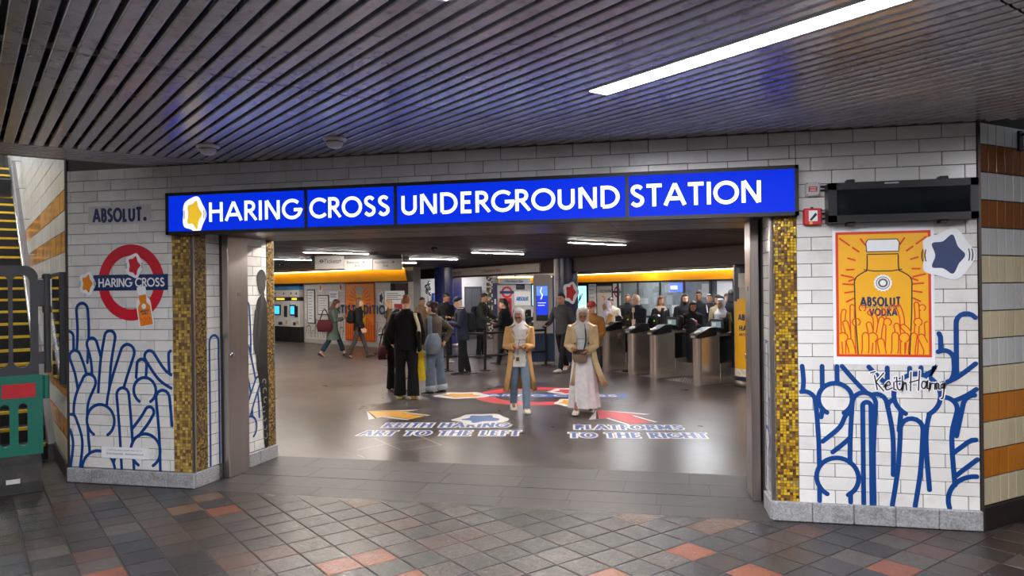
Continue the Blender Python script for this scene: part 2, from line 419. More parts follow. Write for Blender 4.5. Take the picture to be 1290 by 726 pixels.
# steel shutter housings standing against the two reveals
def shutter_panel(par_loc,rz,label):
    e=empty('shutter_housing',par_loc,rz,label,'shutter housing')
    MB().chamfer_box(0,.33,-.075,0,0,2.47,.006).build('steel_panel',M_steel,e)
    MB().box(.165,.167,-.0765,-.07,.02,2.45).build('panel_joint',M_dark,e) if False else None
    h=MB(); h.lathe([(0,0),(.028,0),(.03,.004),(.022,.008),(0,.008)],20)
    hm=h.mesh('lock_plate',True); hm.transform(Matrix.Translation((.05,-.076,1.24))@Matrix.Rotation(math.pi/2,4,'X')); link('lock_plate',hm,mat('chrome',(200,200,205),.2,1),e)
    MB().box(.044,.056,-.088,-.082,1.228,1.252).build('lock_slot',M_dark,e)
    MB().chamfer_box(.15,.2,-.078,-.07,1.84,1.875,.002).build('maker_plate',mat('plate_grey',(110,104,100),.5,.5),e)
    return e
shutter_panel((OL+.022+.405*math.cos(RZL),YW+.405,0),RZL,'brushed steel shutter housing on the left side of the entrance')
shutter_panel((ORB[0]-.022+.53*math.cos(RZR),YW+TH-.53,0),RZR,'brushed steel shutter housing on the right side of the entrance')
# lintel soffit
M_bronze=mat('dark_bronze_metal',(62,46,44),.28,.85,var=.1,scale=3,stretch=(1,4,1))
sof=empty('trim_3',(0,0,0)); sof['kind']='structure'
for y0,y1 in ((YW-.0,YW+.66),(YW+.67,YW+1.36)):
    for i in range(4):
        a=OL+(OR-OL)*i/4; b=OL+(OR-OL)*(i+1)/4
        MB().chamfer_box(a+.003,b-.003,y0+.004,y1-.004,2.455,2.479,.003).build('soffit_panel',M_bronze,sof)
# ---------------- angled tiled wall on the right (stack bond of narrow tiles in colour bands)
WD=Vector((.755,.656))
ROWS=[2.945-.2125*k for k in range(-1,14)]      # course joints, top to bottom
BAND={0:'w',1:'b',2:'w',3:'b',4:'w',5:'c',6:'w',7:'c',8:'w',9:'c',10:'o',11:'c',12:'o',13:'c'}
M_w=mat('band_tile_white',(206,206,204),.2,objrand=.05,var=.06,scale=2)
M_c=mat('band_tile_cream',(214,200,166),.22,objrand=.05,var=.06,scale=2)
M_o=mat('band_tile_ochre',(196,120,34),.22,objrand=.1,var=.12,scale=2)
M_b=mat('band_tile_brown',(140,82,36),.22,objrand=.1,var=.12,scale=2)
BM={'w':M_w,'c':M_c,'o':M_o,'b':M_b}
wall_p=MB().box(0,6,.01,.3,0,4).build('wall_passage_right',mat('dark_grout',(46,42,40),.9),loc=(XR,YW,0),rz=rot_of(WD),kind='structure')
_bt={}
def band_tile(wd,ht,m):
    k=(wd,round(ht,3),m.name)
    if k not in _bt:
        me=MB().chamfer_box(.0045,wd-.0045,-.002,.02,.0045,ht-.0045,.002).mesh('wall_tile'); me.materials.append(m); _bt[k]=me
    return _bt[k]
for r in range(14):
    zt,zb=ROWS[r],ROWS[r+1]
    if zt>ZC: zt=ZC
    for c in range(14):
        link('wall_tile',band_tile(.113,zt-zb,BM[BAND[r]]),None,wall_p,(.012+c*.113,random.uniform(-.0005,.0005),zb))
    MB().box(1.6,6,-.001,.02,zb+.002,zt-.002).build('tile_band',BM[BAND[r]],wall_p)
bb_p=MB().chamfer_box(0,6,-.02,.0,0,.18,.005).build('baseboard_passage',mat('dark_skirting',(44,36,34),.4,var=.2),loc=(XR,YW,0),rz=rot_of(WD),kind='structure')
MB().box(0,.02,-.012,.012,0,ZC).build('trim_4',mat('corner_bead',(74,66,60),.4,.5),loc=(XR-.008,YW+.004,0),kind='structure')
# ---------------- stair wall on the left
SW=-U
wall_s=MB().box(-14,0,.01,.3,0,6.2).build('wall_stairs',M_grout,loc=(XL,YW,0),rz=rot_of(SW),kind='structure')
BANDS={0:'w',1:'o',2:'w',3:'o',4:'w',5:'w',6:'w',7:'w',8:'w',9:'c',10:'o',11:'w',12:'o',13:'c'}
M_ws=mat('stair_tile_white',(226,226,224),.2,objrand=.03,var=.1,scale=1.2,dirt=(176,150,112),dirt_amt=.4,dscale=.9,stretch=(3,1,.5))
M_os=mat('stair_tile_ochre',(206,138,66),.2,objrand=.08,var=.15,scale=2,stretch=(6,1,1))
BS={'w':M_ws,'o':M_os,'c':mat('stair_tile_cream',(208,196,168),.22,objrand=.05,var=.1,scale=2)}
for r in range(-15,14):
    zt=2.945-.2125*(r-1); zb=zt-.2125
    m=BS[BANDS.get(r,'w')]
    for c in range(7 if r>-4 else 0):
        link('wall_tile',band_tile(.6,.2125,m),None,wall_s,(-.6*(c+1)-.01,random.uniform(-.0006,.0006),zb))
    MB().box(-14,-4.22 if r>-4 else -.01,-.001,.02,zb+.003,zt-.003).build('tile_band',m,wall_s)
MB().chamfer_box(-14,0,-.02,0,0,.18,.005).build('baseboard_stairs',mat('dark_skirting',(44,36,34),.4),loc=(XL,YW,0),rz=rot_of(SW),kind='structure')
MB().box(-.012,.012,-.012,.012,0,3.3).build('trim_5',mat('corner_bead',(74,66,60),.4,.5),loc=(XL+.002,YW+.006,0),kind='structure')
# ---------------- concourse floor: square quarry tiles laid diagonally
M_ft=mat('quarry_tile',(90,84,82),.26,objcol=True,var=.35,scale=45,bump=.2,bscale=120,dirt=(40,38,40),dirt_amt=.5,dscale=5)
M_joint=mat('floor_joint',(42,38,36),.8,var=.3,scale=30)
floor=MB().box(-12,9,-5,YW+.03,-.3,-.004).box(XR,9,YW+.03,9,-.3,-.004).box(-12,XL,YW+.03,10,-.3,-.004).build('floor',M_joint,kind='structure')
P=.2613
S0=(Vector((-6.204,5.81)).dot(V))%P; T0=(Vector((-1.416,5.069)).dot(U))%P
_special={}
def _mark(pts,col):
    for (x,y) in pts:
        s=math.floor((Vector((x,y)).dot(V)-S0)/P); t=math.floor((Vector((x,y)).dot(U)-T0)/P); _special[(s,t)]=col
_mark([(-5.27,5.82),(-3.80,5.58),(-3.75,4.25),(-2.29,4.65),(-2.13,4.86),(-1.76,4.62),(0.01,5.40),(-0.51,4.88),(1.30,5.33),(0.37,5.08)],(118,66,46))   # terracotta
_mark([(-4.17,5.90),(-4.15,5.54),(-2.78,6.05),(-0.40,6.07),(0.12,5.91),(0.38,6.07)],(92,69,53))   # tan
_mark([(-5.23,5.48),(-4.11,4.51),(-3.06,4.54),(-2.85,4.79),(-3.00,4.61),(-1.78,5.25),(-1.61,5.45),(-2.20,5.56),(1.63,6.05),(1.60,5.66),(0.83,5.96)],(76,53,47))    # rust brown
def clip_poly(poly,nx,ny,d):    # keep nx*x+ny*y<=d
    out=[]
    for i in range(len(poly)):
        a,b=poly[i],poly[(i+1)%len(poly)]; fa=nx*a[0]+ny*a[1]-d; fb=nx*b[0]+ny*b[1]-d
        if fa<=0: out.append(a)
        if fa*fb<0:
            k=fa/(fa-fb); out.append((a[0]+(b[0]-a[0])*k,a[1]+(b[1]-a[1])*k))
    return out
ft_me=MB().chamfer_box(.0045,P-.0045,.0045,P-.0045,-.02,0,.003).mesh('floor_tile'); ft_me.materials.append(M_ft)
rot_floor=rot_of(V)      # tile local x along V, local y along U
rest=MB(); cand=[]
rt=Vector((math.cos(YAW),math.sin(YAW))); fwd=Vector((-math.sin(YAW),math.cos(YAW)))
def inside_front(p):
    # the concourse side of the wall line, the stair mouth and the passage on the right
    return p.y<YW or (p-Vector((XL,YW))).dot(Vector((V.x,V.y)))<0 and p.x<XL or (p.x>XR and (p-Vector((XR,YW))).dot(Vector((-WD.y,WD.x)))<0)
for i in range(-60,60):
    for j in range(-60,60):
        c=V*(S0+(i+.5)*P)+U*(T0+(j+.5)*P)
        if not(-11<c.x<6 and -3<c.y<10): continue
        cs=[V*(S0+(i+a)*P)+U*(T0+(j+b)*P) for a,b in ((0,0),(1,0),(1,1),(0,1))]
        if not any(inside_front(q) for q in cs): continue
        full=all(q.y<YW-.055 or (inside_front(q) and q.y>YW) for q in cs) or (c.x<XL and inside_front(c) and c.y<8.6)
        dz=c.dot(fwd); dx=c.dot(rt)
        vis=dz>4.55 and abs(dx)<dz*.72+.3
        cand.append((vis,dz,i,j,full,cs))
pal=[(56,51,50),(46,45,47),(36,35,38),(63,53,48),(55,45,42),(70,63,58),(43,40,39)]
rf=random.Random(11)
for vis,dz,i,j,full,cs in cand:
    col=_special.get((i,j)) or rf.choice(pal); v=rf.uniform(.9,1.1); col=srgb(col)
    if full and vis:
        o=link('floor_tile',ft_me,None,floor,(cs[0].x,cs[0].y,rf.uniform(-.001,.0005)),rot_floor)
        o.color=(col[0]*v,col[1]*v,col[2]*v,1)
    else:
        poly=[(q.x,q.y) for q in cs]; ctr=sum((q for q in cs),Vector((0,0)))/4
        poly=[tuple(ctr+(Vector(q)-ctr)*.977) for q in poly]
        if min(q.y for q in cs)<YW and (ctr.x>XL-.1 and ctr.x<XR+.1): poly=clip_poly(poly,0,1,YW-.05)
        if len(poly)<3: continue
        if vis:
            o=MB().poly_prism(poly,-.02,-.0005,'z').build('floor_tile',M_ft,floor); o.color=(col[0]*v,col[1]*v,col[2]*v,1)
        else: rest.poly_prism(poly,-.02,-.001,'z')
o=rest.build('floor_tile_field',M_ft,floor,kind='stuff'); o.color=(.035,.03,.03,1)
# ---------------- threshold: rows of long slate planks in the opening
M_slate=mat('slate_plank',(60,56,56),.46,objrand=.12,var=.15,scale=5,dirt=(60,54,54),dirt_amt=.4,dscale=3,bump=.05,bscale=80)
thr=MB().box(OL,OR,YW+.03,YW+1.40,-.3,-.004).build('floor_threshold',M_joint,kind='structure')
rr=random.Random(5)
for k,(y0,y1) in enumerate(((YW-.05,YW+.235),(YW+.235,YW+.585),(YW+.585,YW+.97),(YW+.97,YW+1.39))):
    x=OL-.0-rr.uniform(0,.5)
    while x<OR:
        L=rr.choice((.62,.78,.9,1.0)); a,b=max(x,OL+.005),min(x+L,OR-.005); x+=L
        if b-a<.05: continue
        j=.0015 if k!=2 else .0015
        MB().chamfer_box(a+j,b-j,y0+(.006 if k==2 else j),y1-(.006 if k==1 else j),-.02,0,.0015).build('slate_plank',M_slate,thr)
# ---------------- concourse ceiling: linear metal slats along U, a border of five slats along V at the stair mouth
M_slat=mat('satin_metal_slat',(190,190,198),.27,.62,objrand=.08,var=.12,scale=5,dirt=(60,56,58),dirt_amt=.6,dscale=16)
M_gap=mat('ceiling_void',(8,8,10),.9)
EB=Vector((-5.323,4.92)).dot(U)       # slats end here (t coordinate of the border line)
ceil=MB().poly_prism([(6,-5),(6,YW+.02),(-4.5,YW+.02)]+[tuple(U*(EB+.62)+V*q) for q in (1.0,-6)]+[(-12,-1.8),(-12,-5)],ZC+.14,ZC+.3,'z').build('ceiling',M_gap,kind='structure')
TJ=Vector((-3.195,2.96)).dot(U)       # butt joint
ZS=ZC
def slat(t0,t1,s0,s1,along='U',z=ZS):
    if t1-t0<.03: return
    mb=MB()
    hw=(s1-s0); g=.0135
    # folded section: flat face with rounded edges turned up
    prof=[(g,.030),(g,.006),(g+.004,.0015),(g+.008,0),(hw-g-.008,0),(hw-g-.004,.0015),(hw-g,.006),(hw-g,.030),(hw-g-.003,.030),(g+.003,.030)]
    n=len(prof)
    for t in (t0+.0015,t1-.0015):
        pass
    vs=[]
    for t in (t0+.006,t1-.006):
        for a,b in prof:
            p=U*t+V*(s0+a) if along=='U' else V*t+U*(s0+a)
            vs.append((p.x,p.y,z+b))
    fs=[(i,(i+1)%n,(i+1)%n+n,i+n) for i in range(n)]
    mb.add(vs,fs); me=mb.mesh('slat'); fix_normals(me)
    return link('ceiling_slat',me,M_slat,ceil)
SP=.1022; s0=.254-SP*22
_i0=round((3.075-s0)/SP)          # slat index where the lit fixture sits (two slats wide)
RECESS=[(_i0,.9,3.42),(_i0-16,.25,2.69),(_i0-30,1.1,3.6),(_i0+15,-1.15,.35),(_i0-45,3.5,6.0)]  # last three are added out of view to brighten the concourse
for i in range(0,92):
    a=s0+i*SP; b=a+SP
    tw=(YW-.006-V.y*(a+b)/2)/U.y
    if a>6.3: break
    tmax=min(EB,tw); tmin=-2.9 if a<4 else -1.2
    segs=[(tmin,TJ-3.05),(TJ-3.05,TJ),(TJ,tmax)] if tmin<TJ-3.05 else [(tmin,TJ),(TJ,tmax)]
    for i0,q0,q1 in RECESS:
        if i in (i0,i0+1):
            new=[]
            for t0,t1 in segs:
                if t1<=q0 or t0>=q1: new.append((t0,t1)); continue
                if t0<q0: new.append((t0,q0))
                if t1>q1: new.append((q1,t1))
            segs=new
    for t0,t1 in segs:
        t1=min(t1,tmax)
        if t1>t0: slat(t0,t1,a,b)
# border slats along V
for k in range(6):
    a=EB+.012+k*.1
    # s range: from behind the frame to the wall
    sw=(YW-.006-U.y*(a+.05))/V.y
    slat(-3.2,sw,a,a+.1,'V')
# plenum over border and edge fascia
MB().box(-3.2,1.9,0,.7,0,.1).build('ceiling_border_void',M_gap,ceil,loc=uv(EB+.0,0,ZC+.04),rz=rot_of(V))
MB().box(-3.2,(YW-.01-U.y*(EB+.63))/V.y,0,.03,0,.9).build('trim_6',mat('fascia_grey',(96,90,90),.5,var=.1),loc=uv(EB+.62,0,ZC-.0),rz=rot_of(V),kind='structure')
# carrier rails seen through the gaps
M_rail=mat('carrier_rail',(120,112,104),.6,.3)
for t in (TJ+.1,TJ+.95,TJ+1.75,TJ+2.5):
    MB().box(-1.4,5,-.012,.012,.034,.06).build('carrier_rail',M_rail,ceil,loc=uv(t,0,ZC),rz=rot_of(V))
# ---------------- fluorescent fixtures of the concourse
M_tubeC=mat('lit_diffuser',(255,255,255),.5,emit=E_CONCOURSE,erg=(250,250,255))
M_fix=mat('fixture_white_metal',(200,200,204),.4,.2)
def linear_light(t0,t1,sa,sb,label,group=None):
    e=empty('ceiling_light',uv((t0+t1)/2,(sa+sb)/2,ZC),rot_of(U),label,'light',group)
    L=(t1-t0)/2; W=(sb-sa)/2
    f=MB().box(-L,L,-W,-W+.022,-.004,.05).box(-L,L,W-.022,W,-.004,.05).box(-L,-L+.02,-W,W,-.004,.05).box(L-.02,L,-W,W,-.004,.05)
    f.build('light_frame',M_fix,e)
    MB().box(-L+.021,L-.021,-W+.023,W-.023,.004,.012).build('diffuser',M_tubeC,e)
    return e
for k,(i0,q0,q1) in enumerate(RECESS):
    linear_light(q0,q1,s0+i0*SP+.006,s0+(i0+2)*SP-.006,('long bright recessed strip light in the slatted ceiling','recessed strip light overhead to the left of the viewer','added unseen strip light overhead near the stairs','added unseen strip light overhead to the right of the viewer','added unseen strip light brightening the left side of the concourse')[k],'concourse strip lights')
# ---------------- rest of the concourse behind the viewer
block('wall_back',-12,9,-5.2,-5,0,4,M_plain,kind='structure'); block('wall_left',-12.2,-12,-5.2,6.4,0,4,M_plain,kind='structure')
block('wall_right_back',6,6.2,-5.2,8.6,0,4,M_plain,kind='structure')
# ================================================================== THINGS ON AND NEAR THE ENTRANCE WALL
M_frame=mat('sign_frame_black',(24,24,27),.45,.2)
M_blue=mat('lit_blue_panel',(0,20,110),.6,spec=.15,emit=E_SIGN*1.0,erg=(0,44,218))
M_let=mat('lit_white_letter',(240,250,255),.3,emit=E_SIGN*1.05,erg=(236,250,255))
M_white=mat('white_print',(236,237,240),.5,var=.02)
M_navy=mat('navy_print',(18,44,92),.5)
M_artblue=mat('blue_line_print',(8,62,130),.4)
M_red=mat('red_print',(200,22,44),.45)
M_yel=mat('yellow_print',(240,176,30),.45,var=.05,scale=4)
M_orange=mat('orange_print',(232,132,22),.45,var=.08,scale=4)
M_black=mat('black_print',(22,20,22),.5)
M_redline=mat('red_line_print',(214,58,24),.5)
SC=.981; YF=6.13
# ---- the long illuminated station sign
sign=empty('station_sign',(0,YF,0),0,'long illuminated blue sign with white capitals above the entrance','sign')
sx0,sx1,sz0,sz1=-4.738,.939,2.431,2.827
fr=MB()
fr.box(sx0,sx1,0,.115,sz1-.03,sz1).box(sx0,sx1,0,.115,sz0,sz0+.03).box(sx0,sx0+.03,0,.115,sz0,sz1).box(sx1-.03,sx1,0,.115,sz0,sz1).box(sx0,sx1,.1,.115,sz0,sz1)
fr.build('sign_frame',M_frame,sign)
cuts=[sx0+.03,-3.28,-2.416,-.392,sx1-.03]
for i in range(4):
    a,b=cuts[i]+(.014 if i else 0),cuts[i+1]-(.014 if i<3 else 0)
    MB().box(a,b,.008,.03,sz0+.03,sz1-.03).build('lit_panel',M_blue,sign)
    if i: MB().box(cuts[i]-.014,cuts[i]+.014,-.002,.1,sz0+.01,sz1-.01).build('mullion',M_frame,sign)
for wd_,x0,x1 in (('HARING',-4.272,-3.345),('CROSS',-3.235,-2.48),('UNDERGROUND',-2.36,-.458),('STATION',-.362,.655)):
    fl=Flat(y=.0065); caps(fl,wd_,x0,2.537,.188,wd=.165,gap=.2,width=x1-x0); fl.build('lettering',M_let,sign)
def blob(cx,cz,w,h,seed,n=9,amp=.22):
    r=random.Random(seed); return spline([(cx+w/2*math.cos(2*math.pi*k/n)*(1-amp*(k%2)+r.uniform(-.06,.06)),cz+h/2*math.sin(2*math.pi*k/n)*(1-amp*(k%2)+r.uniform(-.06,.06))) for k in range(n)],6,True)
def sticker(name,label,x,z,wd,ht,col,seed,y=YW-.004,marks=True,group=None,white=None,yo=-.001):
    """a die-cut sticker: white border, plain coloured shape and a few motion dashes"""
    e=empty(name,(x,y,z),0,label,'sticker',group)
    f=Flat(y=yo); f.poly(blob(0,0,wd*1.12,ht*1.12,seed,10,.16)); f.build('white_backing',white or M_white,e)
    f=Flat(y=yo-.0006); f.poly(blob(0,0,wd*.72,ht*.86,seed,10,.3)); f.build('colour_shape',col,e)
    if marks:
        for sgn in (-1,1):
            for k in (0,1):
                f=Flat(y=yo-.0008); f.stroke(arc(0,0,wd*(.43+.06*k),(180 if sgn<0 else 0)-16,(180 if sgn<0 else 0)+16,6,ht*.42),wd*.022); f.build('dash_mark',M_black,e)
    return e
sticker('yellow_sticker','yellow sticker with white edge on the blue sign before its first letter',-4.43,2.615,.24,.33,mat('backlit_yellow_film',(240,190,40),.4,emit=.45,erg=(240,196,50)),3,y=YF+.006,white=mat('backlit_white_film',(240,240,240),.4,emit=.6))
# ---- printed word at upper left
e=empty('brand_sticker',(-5.345,YW-.003,2.652),0,'pale strip with dark navy heavy capitals on the upper left wall','sticker')
MB().box(-.36,.36,-.001,.001,-.092,.092).build('backing',mat('pale_strip',(196,192,190),.5),e)
link('lettering',caps_mesh('ABSOLUT',.56,.145,.2,.3,y=-.0016),M_navy,e,(-.025,0,0))
f=Flat(y=-.0016); f.disc(.29,-.048,.02); f.build('full_stop',M_navy,e)
# ---- roundel on the left wall
e=empty('wall_roundel',(-5.222,YW-.003,1.985),0,'red ring and navy bar roundel printed on the left tiled wall','sign')
f=Flat(y=-.001); f.ring(0,0,.262,.374); f.build('red_ring',M_red,e)
f=Flat(y=-.002); f.rect(-.43,.416,-.078,.078); f.build('navy_bar',M_navy,e)
f=Flat(y=-.0028,step=-.00001); caps(f,'HARING CROSS',-.37,-.045,.09,wd=.165,gap=.15,width=.745); f.build('lettering',M_white,e)
sticker('yellow_sticker','small amber sticker at the left end of the navy roundel bar',-5.722,1.98,.185,.225,M_orange,8,y=YW-.007)
sticker('red_sticker','small dark red sticker on top of the red wall ring',-5.18,2.15,.2,.225,M_red,12,y=YW-.007)
def bottle_outline(w,h):
    # body, shoulders, neck and cap outline, origin bottom centre
    r=[(w/2,0),(w/2,h*.52),(w*.48,h*.62),(w*.36,h*.69),(w*.27,h*.73),(w*.26,h*.83),(w*.3,h*.85),(w*.3,h*.985),(w*.26,h)]
    return r+[(-x,z) for x,z in reversed(r)]
e=empty('bottle_sticker',(-5.075,YW-.007,1.745),0,'small tilted amber bottle sticker at the foot of the wall ring','sticker')
e.rotation_euler=(0,math.radians(-9),0)
f=Flat(y=-.001); f.poly([(x*1.12,z*1.05-.188) for x,z in bottle_outline(.15,.37)]); f.build('white_backing',M_white,e)
f=Flat(y=-.0016); f.poly([(x,z-.182) for x,z in bottle_outline(.14,.3)]); f.build('amber_bottle',M_orange,e)
f=Flat(y=-.0018); f.rect(-.042,.042,.12,.172); f.build('white_cap',M_white,e)
f=Flat(y=-.002); f.disc(0,.005,.026,20); f.build('seal',M_white,e)
link('lettering',caps_mesh('ABSOLUT',.1,.02,.24,y=-.0022),M_navy,e,(0,0,-.04)); link('lettering',caps_mesh('VODKA',.07,.018,.24,y=-.0022),M_navy,e,(0,0,-.066))
f=Flat(y=-.0022)
for k in range(6): f.stroke(arc(-.055+k*.022,-.115-.012*(k%2),.009,180,0,6)+[(-.046+k*.022,-.17)],.005)
f.build('red_lines',M_redline,e)
# ---- wall drawings: plain rounded line pattern in blue
def arch(cx,zt,hw,zb,lean=0.0,bulge=0.0,zb2=None):
    """finger-like loop: up one side, round the top and down the other"""
    zb2=zb if zb2 is None else zb2
    L=[(cx-hw-lean*(zt-zb),zb),(cx-hw*(1-bulge)-lean*(zt-zb)*.45,zb+(zt-zb)*.55)]; R=[(cx+hw*(1-bulge)-lean*(zt-zb2)*.45,zb2+(zt-zb2)*.55),(cx+hw-lean*(zt-zb2),zb2)]
    top=arc(cx,zt-hw*1.1,hw*1.1,180,0,10)
    return spline(L,4)[:-1]+top+spline(R,4)[1:]
def clipx(pts,x0,x1,z0):
    out=[];run=[]
    for p in pts:
        if x0<=p[0]<=x1 and p[1]>=z0: run.append(p)
        else:
            if len(run)>1: out.append(run)
            run=[]
    if len(run)>1: out.append(run)
    return out
def mural(name,label,loc,rz,strokes,x0,x1,z0,wd,m=None,yo=-.002):
    e=empty(name,loc,rz,label,'wall graphic'); n=0
    for s in strokes:
        pts=[]
        for a,b in zip(s[:-1],s[1:]):
            k=max(1,int(math.dist(a,b)/.02)); pts+=[(a[0]+(b[0]-a[0])*i/k,a[1]+(b[1]-a[1])*i/k) for i in range(k)]
        pts.append(s[-1])
        for run in clipx(pts,x0+wd/2,x1-wd/2,z0):
            f=Flat(y=yo-.00006*n); n+=1; f.stroke(run,wd); f.build('line',m or M_artblue,e)
    return e
def tubes(shapes,x0,x1,z0,ztop=9,avoid=None):
    """outlines of overlapping rounded tubes and discs, nearest first; lines behind a nearer shape are left out"""
    def dist(p,pl):
        if len(pl)==1: return math.dist(p,pl[0])
        best=9
        for a,b in zip(pl,pl[1:]):
            ax,az=b[0]-a[0],b[1]-a[1]; L2=ax*ax+az*az; t=max(0,min(1,((p[0]-a[0])*ax+(p[1]-a[1])*az)/L2)); best=min(best,math.hypot(p[0]-a[0]-t*ax,p[1]-a[1]-t*az))
        return best
    out=[]
    for i,(pl,r) in enumerate(shapes):
        if len(pl)==1: ol=arc(pl[0][0],pl[0][1],r,-60,240,60)
        else:
            c=spline(pl,10); L=[];R=[]
            for k,p in enumerate(c):
                q0,q1=c[max(k-1,0)],c[min(k+1,len(c)-1)]; d=Vector((q1[0]-q0[0],q1[1]-q0[1])).normalized(); L.append((p[0]-d.y*r,p[1]+d.x*r)); R.append((p[0]+d.y*r,p[1]-d.x*r))
            d=Vector((c[-1][0]-c[-2][0],c[-1][1]-c[-2][1])); a0=math.degrees(math.atan2(d.y,d.x)); ol=L+arc(c[-1][0],c[-1][1],r,a0+90,a0-90,16)[1:-1]+R[::-1]
        pts=[]
        for p,q in zip(ol,ol[1:]):
            n=max(1,int(math.dist(p,q)/.008)); pts+=[(p[0]+(q[0]-p[0])*k/n,p[1]+(q[1]-p[1])*k/n) for k in range(n)]
        pts.append(ol[-1]); run=[]
        for p in pts+[None]:
            ok=p is not None and x0<=p[0]<=x1 and z0<=p[1]<=ztop and not any(dist(p,spline(q,6) if len(q)>1 else q)<rr*.97 for q,rr in shapes[:i]) and not (avoid and avoid(p))
            if ok: run.append(p)
            else:
                if len(run)>4: out.append(run[::2]+[run[-1]])
                run=[]
    return out
B_=0.0
Ls=[([(-5.59,.62)],.16),([(-5.08,.34)],.165),([(-5.62,.13)],.19),([(-4.84,.1),(-4.85,.5),(-4.88,.86)],.075),([(-5.28,.1),(-5.3,.5),(-5.33,.88)],.07),([(-5.9,.1),(-5.86,.4),(-5.93,.62)],.055),
    ([(-5.8,.3),(-5.82,.75),(-5.72,1.0)],.08),([(-5.08,.93)],.125),([(-5.25,.45),(-5.1,.62),(-5.03,.72)],.05),([(-5.45,.7),(-5.4,.95),(-5.27,1.3)],.078),([(-5.78,.9),(-5.82,1.1),(-5.88,1.25)],.065),
    ([(-4.7,.98),(-4.88,1.08),(-5.02,1.26)],.058),([(-5.55,.9),(-5.52,1.2),(-5.47,1.45)],.062),([(-5.62,.95),(-5.63,1.2),(-5.68,1.38)],.06),([(-5.12,1.05),(-5.11,1.18)],.055),([(-5.95,1.1),(-5.95,1.45)],.055),([(-5.8,1.2),(-5.78,1.5),(-5.79,1.72)],.066),([(-4.76,1.0),(-4.77,1.28)],.04),([(-5.42,.12),(-5.36,.3)],.05)]
mural('line_mural','blue rounded line drawing over the lower left tiled wall',(0,YW-.001,0),0,tubes(Ls,XL+.02,MX0-.016,.15),XL,MX0,.15,.031)
Rs=[([(1.22,.36)],.155),([(1.8,1.02)],.165),([(2.2,.22)],.19),([(1.69,.12),(1.74,.45),(1.76,.76)],.08),([(1.44,.1),(1.44,.93)],.03),([(1.4,.1),(1.4,.6),(1.42,.95)],.085),([(1.55,.4),(1.55,.7),(1.51,.95)],.075),
    ([(1.0,.1),(1.0,.6),(.98,.95)],.085),([(1.97,.3),(1.95,.7),(1.99,.92)],.09),([(1.21,.98)],.125),([(1.15,.6),(1.28,.72),(1.33,.82)],.055),([(1.9,.35),(2.06,.5),(2.2,.62)],.07),([(1.62,.75),(1.64,.93)],.05),([(1.75,.9),(1.5,1.08),(1.31,1.3)],.075),
    ([(1.95,1.02),(2.12,1.1),(2.3,1.25)],.075),([(1.17,1.05),(1.17,1.26)],.055),([(1.02,.85),(1.06,1.1),(1.04,1.33)],.085),([(1.86,1.1),(1.98,1.18),(1.99,1.3)],.07),([(1.52,1.1),(1.52,1.24)],.07),([(1.66,1.12),(1.66,1.25)],.09),([(2.15,1.1),(2.15,1.58)],.072),([(2.22,1.1),(2.22,1.4)],.05),([(2.15,.7),(2.2,.95)],.08),([(1.9,1.1),(1.9,1.46)],.07)]
mural('line_mural','blue rounded line drawing over the lower right tiled wall',(0,YW-.001,0),0,tubes(Rs,MX1+.018,XR-.032,.16,9,lambda p:p[0]<1.95 and p[1]>1.24),MX1,XR-.012,.16,.036)
Vs=[([(.3,.1),(.3,1.38)],.07),([(.87,.42)],.12),([(.8,.5),(.9,.7),(1.02,.9)],.05),([(.98,.5),(.95,.8),(.82,1.25)],.06),([(.8,.9),(.85,1.3),(.83,1.72)],.05)]
mural('line_mural','blue rounded line drawing inside the left reveal beside the steel housing',(OL+.002,YW,0),RZL,tubes(Vs,.22,1.18,.16,9,lambda p:.38<p[0]<.76),.2,1.2,.15,.026,yo=-.005)
Ws=[([(.3,.5)],.12),([(.25,.1),(.25,1.45)],.07),([(.42,.1),(.42,1.15)],.06),([(1.1,.6)],.1),([(1.1,.2),(1.1,1.35)],.07),([(1.2,.2),(1.2,.9)],.05)]
mural('line_mural','blue line drawing on the narrow right reveal of the entrance',(ORB[0]-.002,ORB[1],0),RZR,tubes(Ws,.16,1.27,.16,9,lambda p:.5<p[0]<.98),.15,1.28,.15,.026,yo=-.005)
# ---- grey printed standing figure on the left reveal
e=empty('portrait_print',(OL+.002,YW,0),RZL,'greyscale cut-out print of a standing man on the left reveal','poster')
g1,g2,g3,g4=mat('print_grey_dark',(30,28,28),.5,var=.4,scale=14),mat('print_figure_mid',(28,26,26),.6,var=.4,scale=10),mat('print_grey_light',(50,47,45),.6,var=.4,scale=12),mat('print_black',(10,10,10),.6,var=.3,scale=20)
f=Flat(y=-.006); f.poly(spline([(1.0,1.72),(1.06,1.82),(1.13,1.84),(1.19,1.76),(1.21,1.5),(1.2,1.2),(1.19,1.0),(1.02,1.0),(.99,1.16),(.965,1.4)],5,True)); f.build('torso',g2,e)
f=Flat(y=-.0062); f.poly(spline([(1.02,1.04),(1.2,1.02),(1.21,.6),(1.2,.2),(1.13,.16),(1.1,.5),(1.06,.8)],5,True)); f.build('trousers',g4,e)
f=Flat(y=-.0064); f.poly(spline([(1.02,2.0),(1.05,2.08),(1.11,2.11),(1.17,2.06),(1.18,1.96),(1.15,1.87),(1.1,1.84),(1.05,1.88)],5,True)); f.build('head',g3,e)
f=Flat(y=-.0066); f.poly(spline([(1.015,2.0),(1.03,2.08),(1.1,2.125),(1.17,2.09),(1.19,2.0),(1.15,2.05),(1.08,2.06),(1.04,2.03)],5,True)); f.build('hair',g1,e)
f=Flat(y=-.0068); f.stroke(spline([(1.0,1.66),(.97,1.4),(1.0,1.22),(1.06,1.5),(1.13,1.85)],6),.055); f.build('arm',g3,e)
